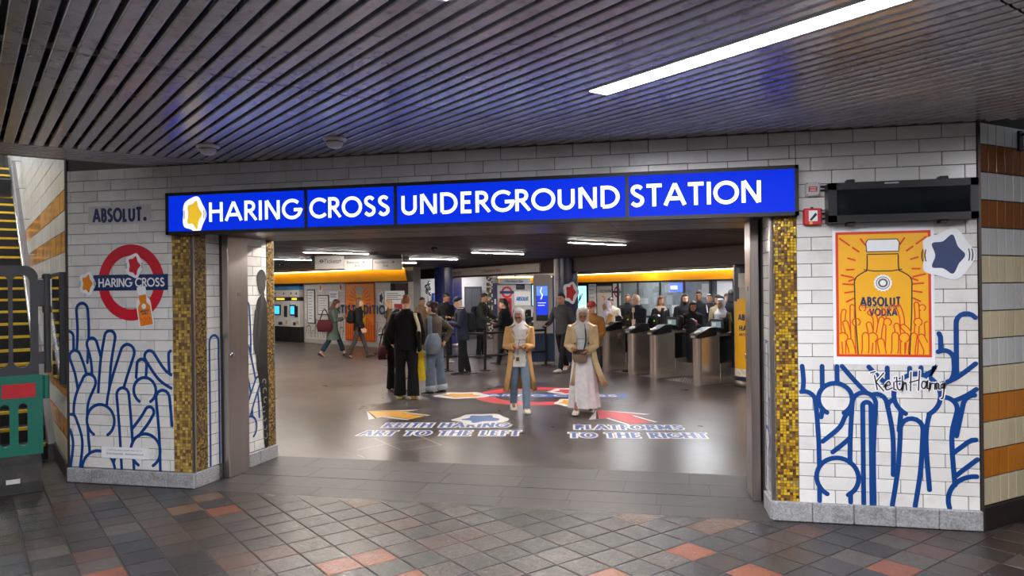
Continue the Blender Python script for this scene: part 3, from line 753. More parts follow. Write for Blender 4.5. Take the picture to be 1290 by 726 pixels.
f=Flat(y=-.007); f.stroke([(1.07,1.98),(1.09,1.98)],.012); f.stroke([(1.13,1.99),(1.155,1.99)],.012); f.stroke([(1.1,1.9),(1.13,1.905)],.01); f.build('face_lines',g1,e)
f=Flat(y=-.007)
for k in range(7): f.stroke(arc(1.15-.01*k%.04,.28+k*.1,.03,200-40*k,420-40*k,10),.012)
f.build('trouser_print',mat('print_pale',(140,136,132),.6),e)
# ---- poster on the right wall
e=empty('bottle_poster',(1.566,YW-.003,1.8075),0,'large white-edged poster of a yellow bottle in a red frame','poster')
MB().box(-.365,.365,-.001,.001,-.552,.552).build('white_sheet',M_white,e)
f=Flat(y=-.002); f.rect(-.342,.342,-.492,.488); f.build('red_frame',M_redline,e)
f=Flat(y=-.0026); f.rect(-.322,.322,-.472,.468); f.build('yellow_field',M_yel,e)
def dash(p,q): f=Flat(y=-.003); f.stroke([p,q],.013); f.build('red_dash',M_redline,e)
for k in range(13):      # short dashes radiating from the bottle
    a=math.radians(200-220*k/12)
    for q,(r0,r1) in enumerate(((.2,.25),(.28,.36))):
        if abs(math.cos(a))<.25 and q: continue
        c,s_=math.cos(a),math.sin(a); x0,z0,x1,z1=c*r0*1.05,.2+s_*r0*1.15,c*r1*1.05,.2+s_*r1*1.15
        if abs(x1)<.31 and z1<.455: dash((x0,z0),(x1,z1))
for sgn in (-1,1):
    for k in range(4): dash((sgn*.215,.13-k*.055),(sgn*(.3-.012*k),.15-k*.07))
f=Flat(y=-.0032); r=random.Random(4)
shp=[]
for row,(zt,rr) in enumerate(((-.36,.03),(-.24,.024),(-.13,.02))):
    for k in range(9):
        x=-.29+k*.072+.03*(row%2)+r.uniform(-.01,.01)
        if k%3==row%3: shp.append(([(x,zt+.02)],rr*1.2))
        else: shp.append(([(x,-.5),(x+r.uniform(-.02,.02),zt-.08),(x+r.uniform(-.03,.03),zt+r.uniform(-.02,.05))],rr*.8))
for run in tubes(shp,-.316,.316,-.468): f.stroke(run,.0085)
f.build('red_loops',M_redline,e,kind='stuff')
bo=bottle_outline(.38,.93)
f=Flat(y=-.0034); left=[(-.185,-.47),(-.2,-.2),(-.205,.02),(-.2,.12),(-.14,.17),(-.115,.19),(-.112,.3)]; f.stroke(spline(left,6),.009); f.stroke(spline([(-x,z) for x,z in left],6),.009); f.stroke([(-.135,.19),(-.06,.178),(.06,.178),(.135,.19)],.008); f.stroke([(-.112,.31),(.112,.31)],.008)
f.build('bottle_outline',M_black,e)
f=Flat(y=-.0036); f.poly([(-.115,.33),(.115,.33),(.12,.4),(.105,.425),(-.105,.425),(-.12,.4)]); f.build('white_cap',M_white,e)
f=Flat(y=-.0038); f.stroke([(-.115,.33),(.115,.33),(.12,.4),(.105,.425),(-.105,.425),(-.12,.4),(-.115,.33)],.007); f.build('cap_outline',M_black,e)
f=Flat(y=-.0034); f.poly([(.068*math.cos(2*math.pi*k/32)*(1 if k%2 else .9),.085+.068*math.sin(2*math.pi*k/32)*(1 if k%2 else .9)) for k in range(32)]); f.build('seal',M_white,e)
f=Flat(y=-.0036); f.ring(0,.085,.044,.05,32); f.ring(0,.085,.022,.036,20); f.build('seal_rings',mat('print_grey_mid',(104,100,98)),e)
link('lettering',caps_mesh('ABSOLUT',.29,.075,.19,y=-.004),M_navy,e,(-.02,0,-.06)); link('lettering',caps_mesh('VODKA',.2,.062,.19,y=-.004),M_navy,e,(0,0,-.143))
link('lettering',text_fit('Country of Sweden',.27,.026,.0,y=-.0042),M_navy,e,(-.02,0,-.103))
sticker('blue_sticker','navy sticker with white edge at the upper right of the bottle poster',2.02,2.1,.36,.37,mat('navy_film',(48,62,104),.4,var=.1),21,y=YW-.009)
# ---- handwritten name under the poster
e=empty('signature_print',(1.47,YW-.006,1.0),0,'black handwritten name with white edge under the bottle poster','wall graphic')
Kst=[[(.03,.17),(.05,.06)],[(.0,.19),(.035,.2)],[(.1,.19),(.04,.12),(.1,.05)],spline([(.11,.09),(.15,.1),(.14,.125),(.115,.1),(.12,.06),(.165,.075)],5),[(.178,.12),(.178,.065),(.195,.06)],[(.182,.15),(.184,.155)],
     spline([(.2,.16),(.205,.08),(.225,.06),(.24,.08)],5),[(.19,.125),(.23,.13)],spline([(.245,.17),(.243,.06),(.25,.1),(.27,.115),(.275,.06)],5),
     [(.31,.2),(.305,.055)],[(.3,.12),(.37,.14)],[(.375,.21),(.365,.06)],spline([(.43,.12),(.4,.13),(.39,.09),(.41,.075),(.435,.13),(.432,.08),(.445,.075)],5),spline([(.45,.12),(.452,.07),(.46,.11),(.48,.115)],5),
     [(.49,.115),(.488,.07)],spline([(.5,.07),(.5,.115),(.518,.11),(.52,.075),(.535,.075)],5),spline([(.56,.11),(.54,.11),(.535,.085),(.555,.085),(.562,.11),(.55,.01),(.535,.0)],5)]
f=Flat(y=-.0005,step=-.000005); [f.stroke([(x*.93,z) for x,z in s],.026) for s in Kst]; f.build('white_edge',M_white,e)
f=Flat(y=-.0009,step=-.000005); [f.stroke([(x*.93,z) for x,z in s],.0098) for s in Kst]; f.build('ink',M_black,e)
# ---- small print strip
e=empty('small_print_strip',(-5.31,YW-.006,.31),0,'small white strip of fine print low on the left wall','sticker')
MB().box(-.27,.27,-.001,.001,-.055,.055).build('strip',M_white,e)
link('lettering',text_fit('© Keith Haring Foundation. Licensed by Artestar, New York.',.4,.018,0,y=-.0016),mat('print_grey_mid',(104,100,98)),e,(0,0,.025))
link('lettering',text_fit('Drink Responsibly    bedrinkaware.co.uk',.42,.022,.005,y=-.0016),M_navy,e,(0,0,-.012))
# ---- information display (unlit) with brackets
SD=.975; YD=6.10
e=empty('information_display',(0,YD,0),0,'black unlit information display box on the right wall','display')
x0,x1,z0,z1=1.175*SD,2.244*SD,1.88+.496*SD,1.88+.805*SD
b=MB(); b.box(x0,x1,.004,.13,z0,z1)
b.build('housing',mat('display_black',(30,30,33),.4,.3),e)
b=MB(); bw=.052
b.box(x0,x1,-.012,.005,z1-bw,z1).box(x0,x1,-.012,.005,z0,z0+bw).box(x0,x0+bw*1.2,-.012,.005,z0,z1).box(x1-bw,x1,-.012,.005,z0,z1); b.build('bezel',mat('display_black',(30,30,33)),e)
MB().box(x0+bw*1.2,x1-bw,-.002,.002,z0+bw,z1-bw).build('dark_glass',mat('dark_glass',(18,23,27),.06,0,spec=.9,dirt=(70,74,78),dirt_amt=.25,dscale=6),e)
for xx in (x0+.17,x1-.22):
    for zz in (z0-.028,z1): MB().chamfer_box(xx-.03,xx+.03,.02,.1,zz,zz+.028,.004).build('bracket',M_frame,e)
MB().box(x0+.4,x0+.5,-.0135,-.0125,z1-.02,z1-.008).build('maker_label',mat('label_grey',(170,170,170),.5),e)
# ---- alarm boxes between sign and display
e=empty('warning_box',(1.055,YW-.0,2.64),0,'white box with red label between the blue sign and black display','alarm box')
MB().chamfer_box(-.055,.055,-.05,0,-.055,.055,.008).build('box',mat('box_grey_white',(190,188,184),.5,var=.1),e)
MB().box(-.032,.032,-.0515,-.05,-.022,.02).build('red_label',mat('label_red',(176,24,34),.5),e)
f=Flat(y=-.0522); [f.stroke([(-.022,.01-.012*k),(.022,.01-.012*k)],.004) for k in range(3)]; f.build('label_lines',M_white,e)
[MB().ellipsoid((sx_*.043,-.05,sz_*.043),(.004,.003,.004),6,4).build('screw',M_dark,e) for sx_ in (-1,1) for sz_ in (-1,1)]
MB().tube([(.055,-.02,-.01),(.1,-.02,-.01)],.008,8).tube([(.055,-.02,.02),(.1,-.02,.02)],.008,8).build('cable',M_frame,e)
e=empty('fire_call_point',(1.05,YW-.0,2.425),0,'red fire alarm call point below the white warning box','alarm box')
MB().chamfer_box(-.068,.068,-.06,0,-.068,.062,.008).build('box',mat('alarm_red',(190,22,36),.4,var=.05),e)
MB().box(-.03,.035,-.0615,-.06,-.04,.045).build('front_plate',M_white,e)
f=Flat(y=-.0622); f.poly([(-.026,-.03),(.02,.028),(.032,.01),(-.01,-.036)]); f.build('break_bar',M_black,e)
f=Flat(y=-.0624); f.rect(-.026,-.004,-.064,-.044); f.build('yellow_tag',M_yel,e)
MB().chamfer_box(-.01,.01,-.03,-.01,.062,.075,.003).build('top_stud',M_frame,e)
MB().tube([(.068,-.03,-.02),(.1,-.03,-.02)],.008,8).tube([(.068,-.03,.02),(.1,-.03,.02)],.008,8).build('cable',M_frame,e)
# ---- smoke detectors
for k,(x,y) in enumerate(((-3.82,5.48),(-2.68,5.5))):
    e=empty('smoke_detector',(x,y,ZC),0,('white smoke detector on the ceiling nearer the stairs','white smoke detector on the ceiling above the sign word CROSS')[k],'smoke detector','ceiling smoke detectors'); e.scale=(1.3,1.3,1.3)
    MB().lathe([(.001,-.0),(.058,0),(.06,-.012),(.05,-.02),(.052,-.034),(.04,-.055),(.02,-.062),(.001,-.062)],24).build('dome',mat('detector_white',(222,218,212),.45),e,smooth=True)
    MB().lathe([(.001,.0),(.072,0),(.074,-.006),(.07,-.014),(.001,-.014)],24).build('base_ring',mat('detector_white',(222,218,212)),e,smooth=True)
    MB().lathe([(.001,-.022),(.0535,-.022),(.0535,-.026),(.001,-.026)],24).build('vent_slot',M_dark,e)
# ---- loudspeaker on the passage wall
p=Vector((XR,YW))+WD*.56
e=empty('wall_speaker',(p.x,p.y,2.93),rot_of(WD),'grey loudspeaker on a bracket high on the banded right wall','loudspeaker')
MB().lathe([(.001,0),(.055,0),(.075,-.04),(.082,-.1),(.08,-.15),(.06,-.16),(.001,-.16)],20).build('housing',mat('speaker_grey',(74,72,72),.5,var=.1),e,smooth=True); e.children[0].rotation_euler=(math.radians(-62),0,0); e.children[0].location=(0,-.1,.06)
MB().chamfer_box(-.03,.03,-.02,0,.0,.16,.004).tube([(0,-.01,.12),(0,-.08,.14),(0,-.12,.08)],.012,8).build('bracket',M_frame,e)
# ---- stacked plastic barriers across the stair foot
M_green=mat('green_plastic',(10,104,86),.45,var=.08,scale=3)
M_bplast=mat('black_plastic',(54,54,57),.42,var=.12,scale=3)
M_rubber=mat('black_rubber',(48,46,45),.75,var=.3,scale=8,dirt=(92,86,80),dirt_amt=.4,dscale=5)
def slotted(mb,x0,x1,z0,z1,slots,y0,y1,corner=0):
    slots=sorted(slots); zb=min(s[2] for s in slots); zt=max(s[3] for s in slots)
    mb.box(x0,x1,y0,y1,z0,zb)
    if corner:
        mb.poly_prism([(x0,zt),(x1,zt)]+arc(x1-corner,z1-corner,corner,0,90,8)+[(x0,z1)],y0,y1,'y')
    else: mb.box(x0,x1,y0,y1,zt,z1)
    xs=[x0]+[v for s in slots for v in (s[0],s[1])]+[x1]
    for a,b in zip(xs[::2],xs[1::2]): mb.box(a,b,y0,y1,zb,zt)
    for xa,xb,za,zc in slots:
        r=(xb-xa)/2; xc=(xa+xb)/2
        for top in (0,1):
            z=zc if top else za; s=1 if top else -1
            mb.poly_prism([(xa,z)]+[(xc-r*math.cos(math.radians(a)),z-s*r+s*r*math.sin(math.radians(a))) for a in range(0,91,15)],y0,y1,'y')
            mb.poly_prism([(xb,z)]+[(xc+r*math.cos(math.radians(a)),z-s*r+s*r*math.sin(math.radians(a))) for a in range(0,91,15)],y0,y1,'y')
BO=(-6.075,6.05); rzb=rot_of(V)
e=empty('plastic_barrier',(*BO,0),rzb,'green slotted plastic barrier on a black rubber foot by the stairs','barrier')
mb=MB(); slotted(mb,-2.0,0,.33,1.1,[(-.2-.145*k,-.125-.145*k,.42,.83) for k in range(12)],-.03,.03); mb.build('slotted_panel',M_green,e)
for k in range(7):
    MB().box(-.30-.26*(k+1)+.0,-.30-.26*k,-.034,-.029,.885,1.02).build('reflective_strip',mat('reflect_white',(190,192,196),.3,var=.1) if k%2 else mat('reflect_red',(186,44,52),.3,var=.15),e) if k else MB().box(-.33,-.06,-.034,-.029,.885,1.02).build('reflective_strip',mat('reflect_red',(186,44,52),.3,var=.15),e)
mb=MB(); mb.tube([(.03,0,.86),(.03,0,1.09)],.03,10).box(-.02,.03,-.015,.015,.9,1.05); mb.build('connector',M_green,e)
mb=MB(); pr=[(-.34,0),(.34,0),(.34,.1),(.26,.26),(.06,.33),(-.06,.33),(-.26,.26),(-.34,.1)]
mb.poly_prism([(q[0]*.55,q[1]) for q in pr],-.62,-.02,'x'); mb.build('rubber_foot',M_rubber,e)
MB().box(-.31,-.2,-.19,-.1,.1,.14).build('foot_slot',mat('slot_white',(200,198,190),.6),e)
e=empty('plastic_barrier',(*BO,1.1),rzb,'black slotted plastic barrier stacked on top of the green one','barrier')
mb=MB(); slotted(mb,-2.0,-.03,.0,1.06,[(-.235-.175*k,-.095-.175*k,.075,.97) for k in range(10)],-.028,.028,corner=.12); mb.build('slotted_panel',M_bplast,e)
mb=MB(); mb.tube([(.045,0,.01),(.045,0,.98)],[.03,.03],12).tube([(.045,0,.93),(.045,0,.97)],.042,12).tube([(.045,0,.6),(.045,0,.66)],.042,12); mb.chamfer_box(-.06,.03,-.02,.02,.66,.92,.008).chamfer_box(-.06,.03,-.02,.02,.1,.22,.008); mb.build('connector',M_bplast,e)
# ---- stair flight, handrail and things in the stairwell
M_tread=mat('black_tread',(32,31,32),.6,var=.25,scale=20)
M_nose=mat('yellow_nosing',(232,190,40),.5,var=.1)
st=Vector((-7.0,7.2)); 
e=empty('stair_flight',(st.x,st.y,0),rot_of(U),'dark stair flight with yellow nosings rising behind the barriers','stairs')   # local x up the flight, local y to the left
for i in range(26):
    o=MB().box(.28*i,.28*(i+1)+.02,.12,3.2,0 if i<2 else .165*(i-1),.165*(i+1)).build('step',M_tread,e)
    MB().box(.28*i-.006,.28*i+.05,.14,3.18,.165*(i+1)-.03,.165*(i+1)+.004).build('yellow_nosing',M_nose,o)
MB().box(.28*26,.28*26+6,.1,3.2,.165*25,.165*26).build('landing',M_tread,e)
MB().poly_prism([(-.1,0),(7.3,4.35),(7.3,4.5),(-.1,.17)],.0,.12,'y').build('stringer',mat('stringer_grey',(96,92,90),.5),e)
e=empty('handrail',(st.x,st.y,0),rot_of(U),'stainless handrail running up the right side of the stairs','handrail')
mb=MB(); k=.165/.28
mb.tube([(-.15,.22,.08),(-.15,.22,.9),(-.1,.22,1.02),(.1,.22,1.12),(.35,.22,1.12+.25*k),(7,.22,1.12+6.9*k)],.025,10); mb.build('rail_tube',mat('polished_steel',(200,200,204),.2,1),e,smooth=True)
for i in range(7): MB().tube([(.5+i,.22,1.1+(.4+i)*k),(.5+i,.22,1.03+(.4+i)*k),(.5+i,.02,1.03+(.4+i)*k)],.01,8).build('wall_bracket',mat('polished_steel',(200,200,204)),e)
e=empty('notice_case',(XL-U.x*0,YW,0),rot_of(SW),'tall black framed panel on the stair wall beside the corner','notice')
MB().box(-.82,-.03,-.06,0,.97,2.1).build('frame',M_frame,e); MB().box(-.78,-.07,-.064,-.06,1.0,2.06).build('dark_face',mat('dark_glass',(18,23,27)),e)
e=empty('hanging_box',(-7.45,7.03,3.1),rot_of(V),'dark grey box hanging over the stairs','sign'); MB().chamfer_box(-1.6,0,-.08,.08,-.1,.1,.01).build('housing',mat('box_dark_grey',(88,88,90),.5),e)
for xx in (-.3,-1.3): MB().tube([(xx,0,.09),(xx,0,.9)],.012,8).build('hanger',M_frame,e)
# stairwell enclosure; its strip lights are added in place of daylight
sw2=MB().box(-14,0,-.2,0,0,6.2).build('wall_stairs_left',BS['w'],loc=(XL-V.x*3.5,YW-V.y*3.5,0),rz=rot_of(SW),kind='structure')
block_c=MB().box(-14,2,-3.6,.3,0,.2).build('ceiling_stairs',M_plain,loc=(XL,YW,6.2),rz=rot_of(SW),kind='structure')
MB().box(-.2,0,-3.6,.3,0,6.2).build('wall_stairs_end',M_plain,loc=(XL+U.x*14,YW+U.y*14,0),rz=rot_of(SW),kind='structure')
MB().box(1.8,2,-3.6,.6,0,2.8).build('wall_stairs_over',M_plain,loc=(XL,YW,3.9),rz=rot_of(SW),kind='structure')
M_tubeS=mat('stair_fill_tube',(255,255,255),.5,emit=E_STAIR,erg=(246,250,255))
for i in range(3):
    c=Vector((XL,YW))+U*(2.0+3.2*i)-V*1.2
    e=empty('stair_fill_light',(c.x,c.y,5.6),rot_of(U),('added light in place of daylight above the foot of the stairs','added light in place of daylight above the middle of the stairs','added light in place of daylight above the top of the stairs')[i],'light','added stairwell fill lights')
    MB().chamfer_box(-1,1,-.09,.09,.02,.09,.01).build('housing',M_fix,e); MB().tube([(-.97,0,0),(.97,0,0)],.03,10).build('tube',M_tubeS,e)
    for xx in (-.8,.8): MB().tube([(xx,0,.08),(xx,0,.6)],.01,6).build('hanger',M_fix,e)
# ================================================================== TICKET HALL
ZH=2.6
GL=Vector((-.65,.76)).normalized(); GP=Vector((GL.y,-GL.x))      # gate line and the way through it
# floor: polished slate tiles; joints in the material (too fine to pick apart)
def hall_floor_mat():
    m=bpy.data.materials.new('polished_slate_floor'); m.use_nodes=True; nt=m.node_tree; N=nt.nodes; L=nt.links; b=N['Principled BSDF']
    tc=N.new('ShaderNodeTexCoord'); mp=N.new('ShaderNodeMapping'); mp.inputs['Rotation'].default_value=(0,0,math.radians(45)); L.new(tc.outputs['Object'],mp.inputs[0])
    br=N.new('ShaderNodeTexBrick'); L.new(mp.outputs[0],br.inputs['Vector']); br.offset=.5
    br.inputs['Scale'].default_value=1; br.inputs['Brick Width'].default_value=.9; br.inputs['Row Height'].default_value=.6; br.inputs['Mortar Size'].default_value=.003; br.inputs['Mortar Smooth'].default_value=.2
    br.inputs['Color1'].default_value=(*srgb((88,80,78)),1); br.inputs['Color2'].default_value=(*srgb((74,67,67)),1); br.inputs['Mortar'].default_value=(*srgb((50,45,45)),1)
    nz=N.new('ShaderNodeTexNoise'); nz.inputs['Scale'].default_value=1.3; nz.inputs['Detail'].default_value=7; L.new(mp.outputs[0],nz.inputs['Vector'])
    mr=N.new('ShaderNodeMapRange'); mr.inputs[1].default_value=.3; mr.inputs[2].default_value=.7; mr.inputs[3].default_value=.85; mr.inputs[4].default_value=1.12; L.new(nz.outputs[0],mr.inputs[0])
    mx=N.new('ShaderNodeMix'); mx.data_type='RGBA'; mx.blend_type='MULTIPLY'; mx.inputs[0].default_value=1; L.new(br.outputs[0],mx.inputs[6]); L.new(mr.outputs[0],mx.inputs[7]); L.new(mx.outputs[2],b.inputs['Base Color'])
    r2=N.new('ShaderNodeMapRange'); r2.inputs[1].default_value=.3; r2.inputs[2].default_value=.7; r2.inputs[3].default_value=.27; r2.inputs[4].default_value=.33; L.new(nz.outputs[0],r2.inputs[0]); L.new(r2.outputs[0],b.inputs['Roughness']); b.inputs['Specular IOR Level'].default_value=.28
    return m
M_hfloor=hall_floor_mat()
floor_h=MB().poly_prism([(-6.9,YW+1.39),(8.2,YW+1.39),(8.2,36),(-19,36),(-19,18.2)],-.3,0,'z').build('floor_hall',M_hfloor,kind='structure')
# ceiling: bronze strips
HP=[(-6.9,YW+TH-.02),(8.2,YW+TH-.02),(8.2,36),(-19,36),(-19,18.2)]
M_strip=mat('hall_ceiling_strip',(44,32,30),.55,.35,var=.1,scale=3)
ceil_h=MB().poly_prism(HP,ZH+.03,ZH+.3,'z').build('ceiling_hall',mat('ceiling_void',(8,8,10)),kind='structure')
for k,(a,b) in enumerate(((7.62,8.1),(8.11,8.62))):
    for i in range(3,7):
        MB().chamfer_box(max(-7.0,-14+2.6*i+.003),-14+2.6*(i+1)-.003,a+.003,b-.003,ZH,ZH+.03,.003).build('ceiling_panel',M_bronze,ceil_h)
CD=Vector((math.sin(math.radians(36)),math.cos(math.radians(36)))); CN=Vector((-CD.y,CD.x))
def clip_rect_line(o,d,x0,x1,y0,y1):
    t0,t1=-1e9,1e9
    for p,q,lo,hi in ((o.x,d.x,x0,x1),(o.y,d.y,y0,y1)):
        a,b=(lo-p)/q,(hi-p)/q
        if a>b: a,b=b,a
        t0,t1=max(t0,a),min(t1,b)
    return t0,t1
k=0
while True:
    q=-1.5+.24*k; k+=1
    if q>33: break
    t0,t1=clip_rect_line(CN*q,CD,-18,6,8.75,34)
    # stay on the hall side of the stair wall
    o_=CN*q-Vector((XL,YW)); kq=(.45-o_.dot(V))/CD.dot(V); t0=max(t0,kq)
    if t1-t0<.3: continue
    c=CN*q
    MB().chamfer_box(t0,t1,-.11,.11,ZH,ZH+.03,.004).build('ceiling_strip',M_strip,ceil_h,loc=(c.x,c.y,random.uniform(-.002,.002)),rz=rot_of(CD))
# hall lights: slim fluorescent strips under the ceiling
M_tubeH=mat('hall_tube',(255,255,255),.5,emit=E_HALL,erg=(255,246,236))
M_tubeB=mat('beyond_tube',(255,255,255),.5,emit=E_BEYOND*1.7,erg=(248,250,255))
def hall_light(x,y,label,L=.64,m=None,group='slim strip lights of the ticket hall'):
    e=empty('strip_light',(x,y,ZH),rot_of(CD),label,'light',group)
    MB().chamfer_box(-L-.02,L+.02,-.03,.03,-.03,0,.004).build('light_frame',mat('fixture_dark',(60,56,56),.4,.4),e)
    MB().box(-L,L,-.018,.018,-.034,-.0295).build('diffuser',m or M_tubeH,e); return e
for n,(x,y) in enumerate(((-6.07,12.5),(-5.35,15.9),(-3.37,13.9),(-1.2,11.6))):
    hall_light(x,y,('strip light above the ticket direction sign','strip light right of the ticket direction sign','strip light over the two women in headscarves','short looking strip light nearest the dark beam')[n])
for x,y,l in ((-8.3,14.5,'strip light just right of the left entrance pier'),(-7.2,16.8,'added strip light hidden behind the left half of the ticket direction sign'),(-6.9,17.4,'added strip light hidden behind the right half of the ticket direction sign')):  # last two are added, hidden by the sign, to light the ticket wall
    hall_light(x,y,l)
for x,y in ((-8.3,11.2),(-10.8,13.2),(-13.5,18.5),(-11.2,17.4),(-14.2,22.6),(1.7,11.4)):  # added where the entrance piers hide them, to brighten the hall
    hall_light(x,y,'added unseen strip light brightening the ticket hall')
for x in (-3.9,-1.2): hall_light(x,7.95,'added fill strip light hidden just inside the lintel').rotation_euler=(0,0,0)  # added out of view to light the people near the entrance
for x,y in ((.6,17.2),(-1.2,19.6),(2.2,18.6),(-3,22.5),(.6,21.2),(-5.4,24.4),(-1.6,24.5),(3.4,15.4),(-8,25.6)):  # added as fill light, mostly hidden by the beam
    hall_light(x,y,'strip light added as fill on the ceiling beyond the ticket gates',.75,M_tubeB,'added fill lights beyond the gates')
# outer walls
block('wall_hall_left',-18.2,-18,17.4,36,0,2.9,M_plain,kind='structure'); block('wall_hall_back',-18.2,8.2,34,34.2,0,2.9,mat('back_tile',(196,192,188),.4,var=.1),kind='structure'); block('wall_hall_right',8,8.2,7.6,36,0,2.9,M_plain,kind='structure')
block('wall_hall_front_right',XR,8.2,7.3,7.61,0,3.0,M_plain,kind='structure')
# ---- ticket wall on the far left
TA=Vector((-15.03,25.73)); TD=Vector((.8785,-.4777)); rzt=rot_of(TD)
def tw(s,off=0): p=TA+TD*s+Vector((TD.y,-TD.x))*off; return p     # off: towards the viewer
M_htile=mat('hall_white_tile',(212,208,204),.25,var=.04,objrand=.04)
wall_t=MB().box(-3.3,7.92,.0,.3,0,2.75).build('wall_tickets',mat('hall_grout',(150,146,142),.8),loc=(*TA,0),rz=rzt,kind='structure')
def htile(wd,ht):
    return tile_mesh(wd,ht,.01,.002)
for r in range(9):
    z=.14+r*.225
    for c in range(7):
        a=1.9+c*.86-(.43 if r%2 else 0); b=min(a+.86,6.82); a=max(a,1.9)
        if b-a<.05: continue
        link('wall_tile',tile_mesh(round(b-a-.008,3),.217,.012),M_htile,wall_t,(a,-.01,z))
for s0_,s1_ in ((6.66,6.83),(7.68,7.92)): 
    for r in range(9): link('wall_tile',tile_mesh(round(s1_-s0_-.008,3),.217,.012),M_htile,wall_t,(s0_,-.012,.14+r*.225))
MB().chamfer_box(1.9,7.92,-.03,0,0,.135,.005).build('baseboard_tickets',mat('pale_skirting',(176,170,164),.5),loc=(*TA,0),rz=rzt,kind='structure')
# gilded pelmet with a cove light along its top
def pelmet(name,label,loc,rz,x0,x1,z0,z1,proj,n):
    e=empty(name,loc,rz,label,'pelmet')
    L=(x1-x0)/n
    for i in range(n):
        a,b=x0+i*L+.003,x0+(i+1)*L-.003
        MB().poly_prism([(-proj*.72,z0),(-proj*.8,z0),(-proj,z1),(-proj*.92,z1)],a,b,'x').build('gold_panel',mat('gold_enamel',(240,166,18),.35,var=.05,scale=2),e)
    MB().box(x0,x1,-proj*.75,0,z0-.02,z0).build('under_panel',mat('soffit_dark',(58,50,48),.5),e)
    MB().box(x0,x1,-proj-.10,-proj-.06,z1+.0,z1+.02).build('cove_light',mat('cove_tube',(255,240,200),.5,emit=E_COVE,erg=(255,224,160)),e)
    MB().box(x0,x1,-proj-.12,-proj-.04,z1+.02,z1+.03).build('light_cover',mat('fixture_dark',(60,56,56)),e)
    return e
pelmet('gold_pelmet','glowing gold pelmet above the ticket machines',(*TA,0),rzt,-3,7.92,2.17,2.55,.35,6)
# ticket machines
M_mw=mat('machine_white',(206,206,208),.35,var=.03); M_mb=mat('machine_black',(26,26,28),.35); M_lb=mat('machine_blue',(70,140,196),.35); M_db=mat('machine_navy',(30,40,78),.4)
M_scr=mat('lit_screen_cyan',(40,150,220),.2,emit=1.09,erg=(60,170,235)); M_amber=mat('lit_amber',(240,190,60),.3,emit=0.82,erg=(250,196,70))
def machine(s0_,wd,label):
    e=empty('ticket_machine',(*tw(s0_,.02),0),rzt,label,'ticket machine','ticket machines')
    x0,x1=.015,wd-.015
    MB().chamfer_box(x0,x1,-.18,0,0,.57,.01).build('lower_panel',M_mb,e)
    MB().poly_prism([(-.18,.57),(-.16,1.52),(0,1.52),(0,.57)],x0,x1,'x').build('console',M_mw,e)
    MB().chamfer_box(x0,x1,-.17,0,1.53,1.66,.008).build('dark_band',M_mb,e)
    MB().chamfer_box(x0+wd*.25,x1-wd*.25,-.185,-.16,1.56,1.63,.006).build('amber_lamp',M_amber,e)
    MB().chamfer_box(x0,x1,-.18,0,1.67,1.93,.008).build('header_white',M_mw,e)
    MB().chamfer_box(x0,x1,-.19,0,1.94,2.06,.008).build('header_blue',M_lb,e)
    MB().chamfer_box(x0,x1,-.16,0,2.06,2.15,.008).build('header_navy',M_db,e)
    for q in (.2,.72):
        f=Flat(y=-.183); f.disc(x0+(x1-x0)*q,1.8,.045,18); f.build('payment_symbol',mat('symbol_blue',(40,70,140),.5),e)
    sw=min(.42,wd*.36)
    MB().chamfer_box(x0+.06,x0+.06+sw+.1,-.2,-.15,.98,1.38,.008).build('screen_surround',M_mb,e)
    MB().box(x0+.11,x0+.06+sw+.05,-.204,-.2,1.03,1.33).build('screen',M_scr,e)
    MB().chamfer_box(x1-.3,x1-.12,-.2,-.15,.92,1.34,.008).build('card_slot',M_mb,e)
    MB().chamfer_box(x0+wd*.38,x0+wd*.6,-.2,-.15,.62,.74,.006).build('ticket_tray',M_mb,e)
    MB().chamfer_box(x1-.2,x1-.08,-.195,-.15,.66,.8,.006).build('coin_tray',mat('tray_amber',(196,160,90),.4),e)
machine(-1.2,1.18,'ticket machine mostly hidden behind the entrance pier'); machine(0,1.16,'wider ticket machine with blue screen under the gold pelmet'); machine(1.17,.7,'narrow ticket machine beside the framed timetable')
# notices on the ticket wall
def notice(name,label,s0_,s1_,z0,z1,face,frame=None,off=.03,lines=0,linecol=None,parent_rz=None,loc=None,cat='notice'):
    e=empty(name,loc or (*tw(s0_,off),0),parent_rz if parent_rz is not None else rzt,label,cat); W=s1_-s0_
    MB().box(0,W,-.015,.01,z0,z1).build('board',frame or M_white,e); q=.04 if frame else .0
    if frame: MB().box(q,W-q,-.019,-.015,z0+q,z1-q).build('sheet',face,e)
    if lines:
        f=Flat(y=-.021)
        for k in range(lines): f.stroke([(q+.06,z1-q-.08-k*(z1-z0-.2)/lines),(W-q-.06-(k*37%5)*.05*W,z1-q-.08-k*(z1-z0-.2)/lines)],.018,False)
        f.build('print_lines',linecol or mat('print_grey_mid',(104,100,98)),e,kind='stuff')
    return e
M_sheet=mat('notice_sheet',(222,222,226),.5,var=.03)
notice('timetable','tall narrow framed timetable beside the ticket machines',2.12,2.6,.7,1.94,M_sheet,mat('frame_slate',(70,74,86),.4),lines=10,linecol=mat('symbol_blue',(40,70,140)))
notice('framed_notice','framed white notice left of the woman in green',2.78,3.45,1.02,1.74,M_sheet,mat('frame_slate',(70,74,86)),lines=6)
notice('text_panel','small panel of blue text above the woman in green',3.5,4.02,1.5,1.86,M_sheet,lines=4,linecol=mat('symbol_blue',(40,70,140)))
def hsticker(label,s,z,wd,ht,col,seed):
    p=tw(s,.03); e=sticker('wall_sticker',label,p.x,z,wd,ht,col,seed,y=p.y); e.rotation_euler=(0,0,rzt); return e
hsticker('small amber sticker above the framed notice in the ticket hall',2.95,2.0,.22,.3,M_orange,31)
hsticker('small red sticker left of the orange hall poster',4.15,2.0,.22,.3,M_red,32)
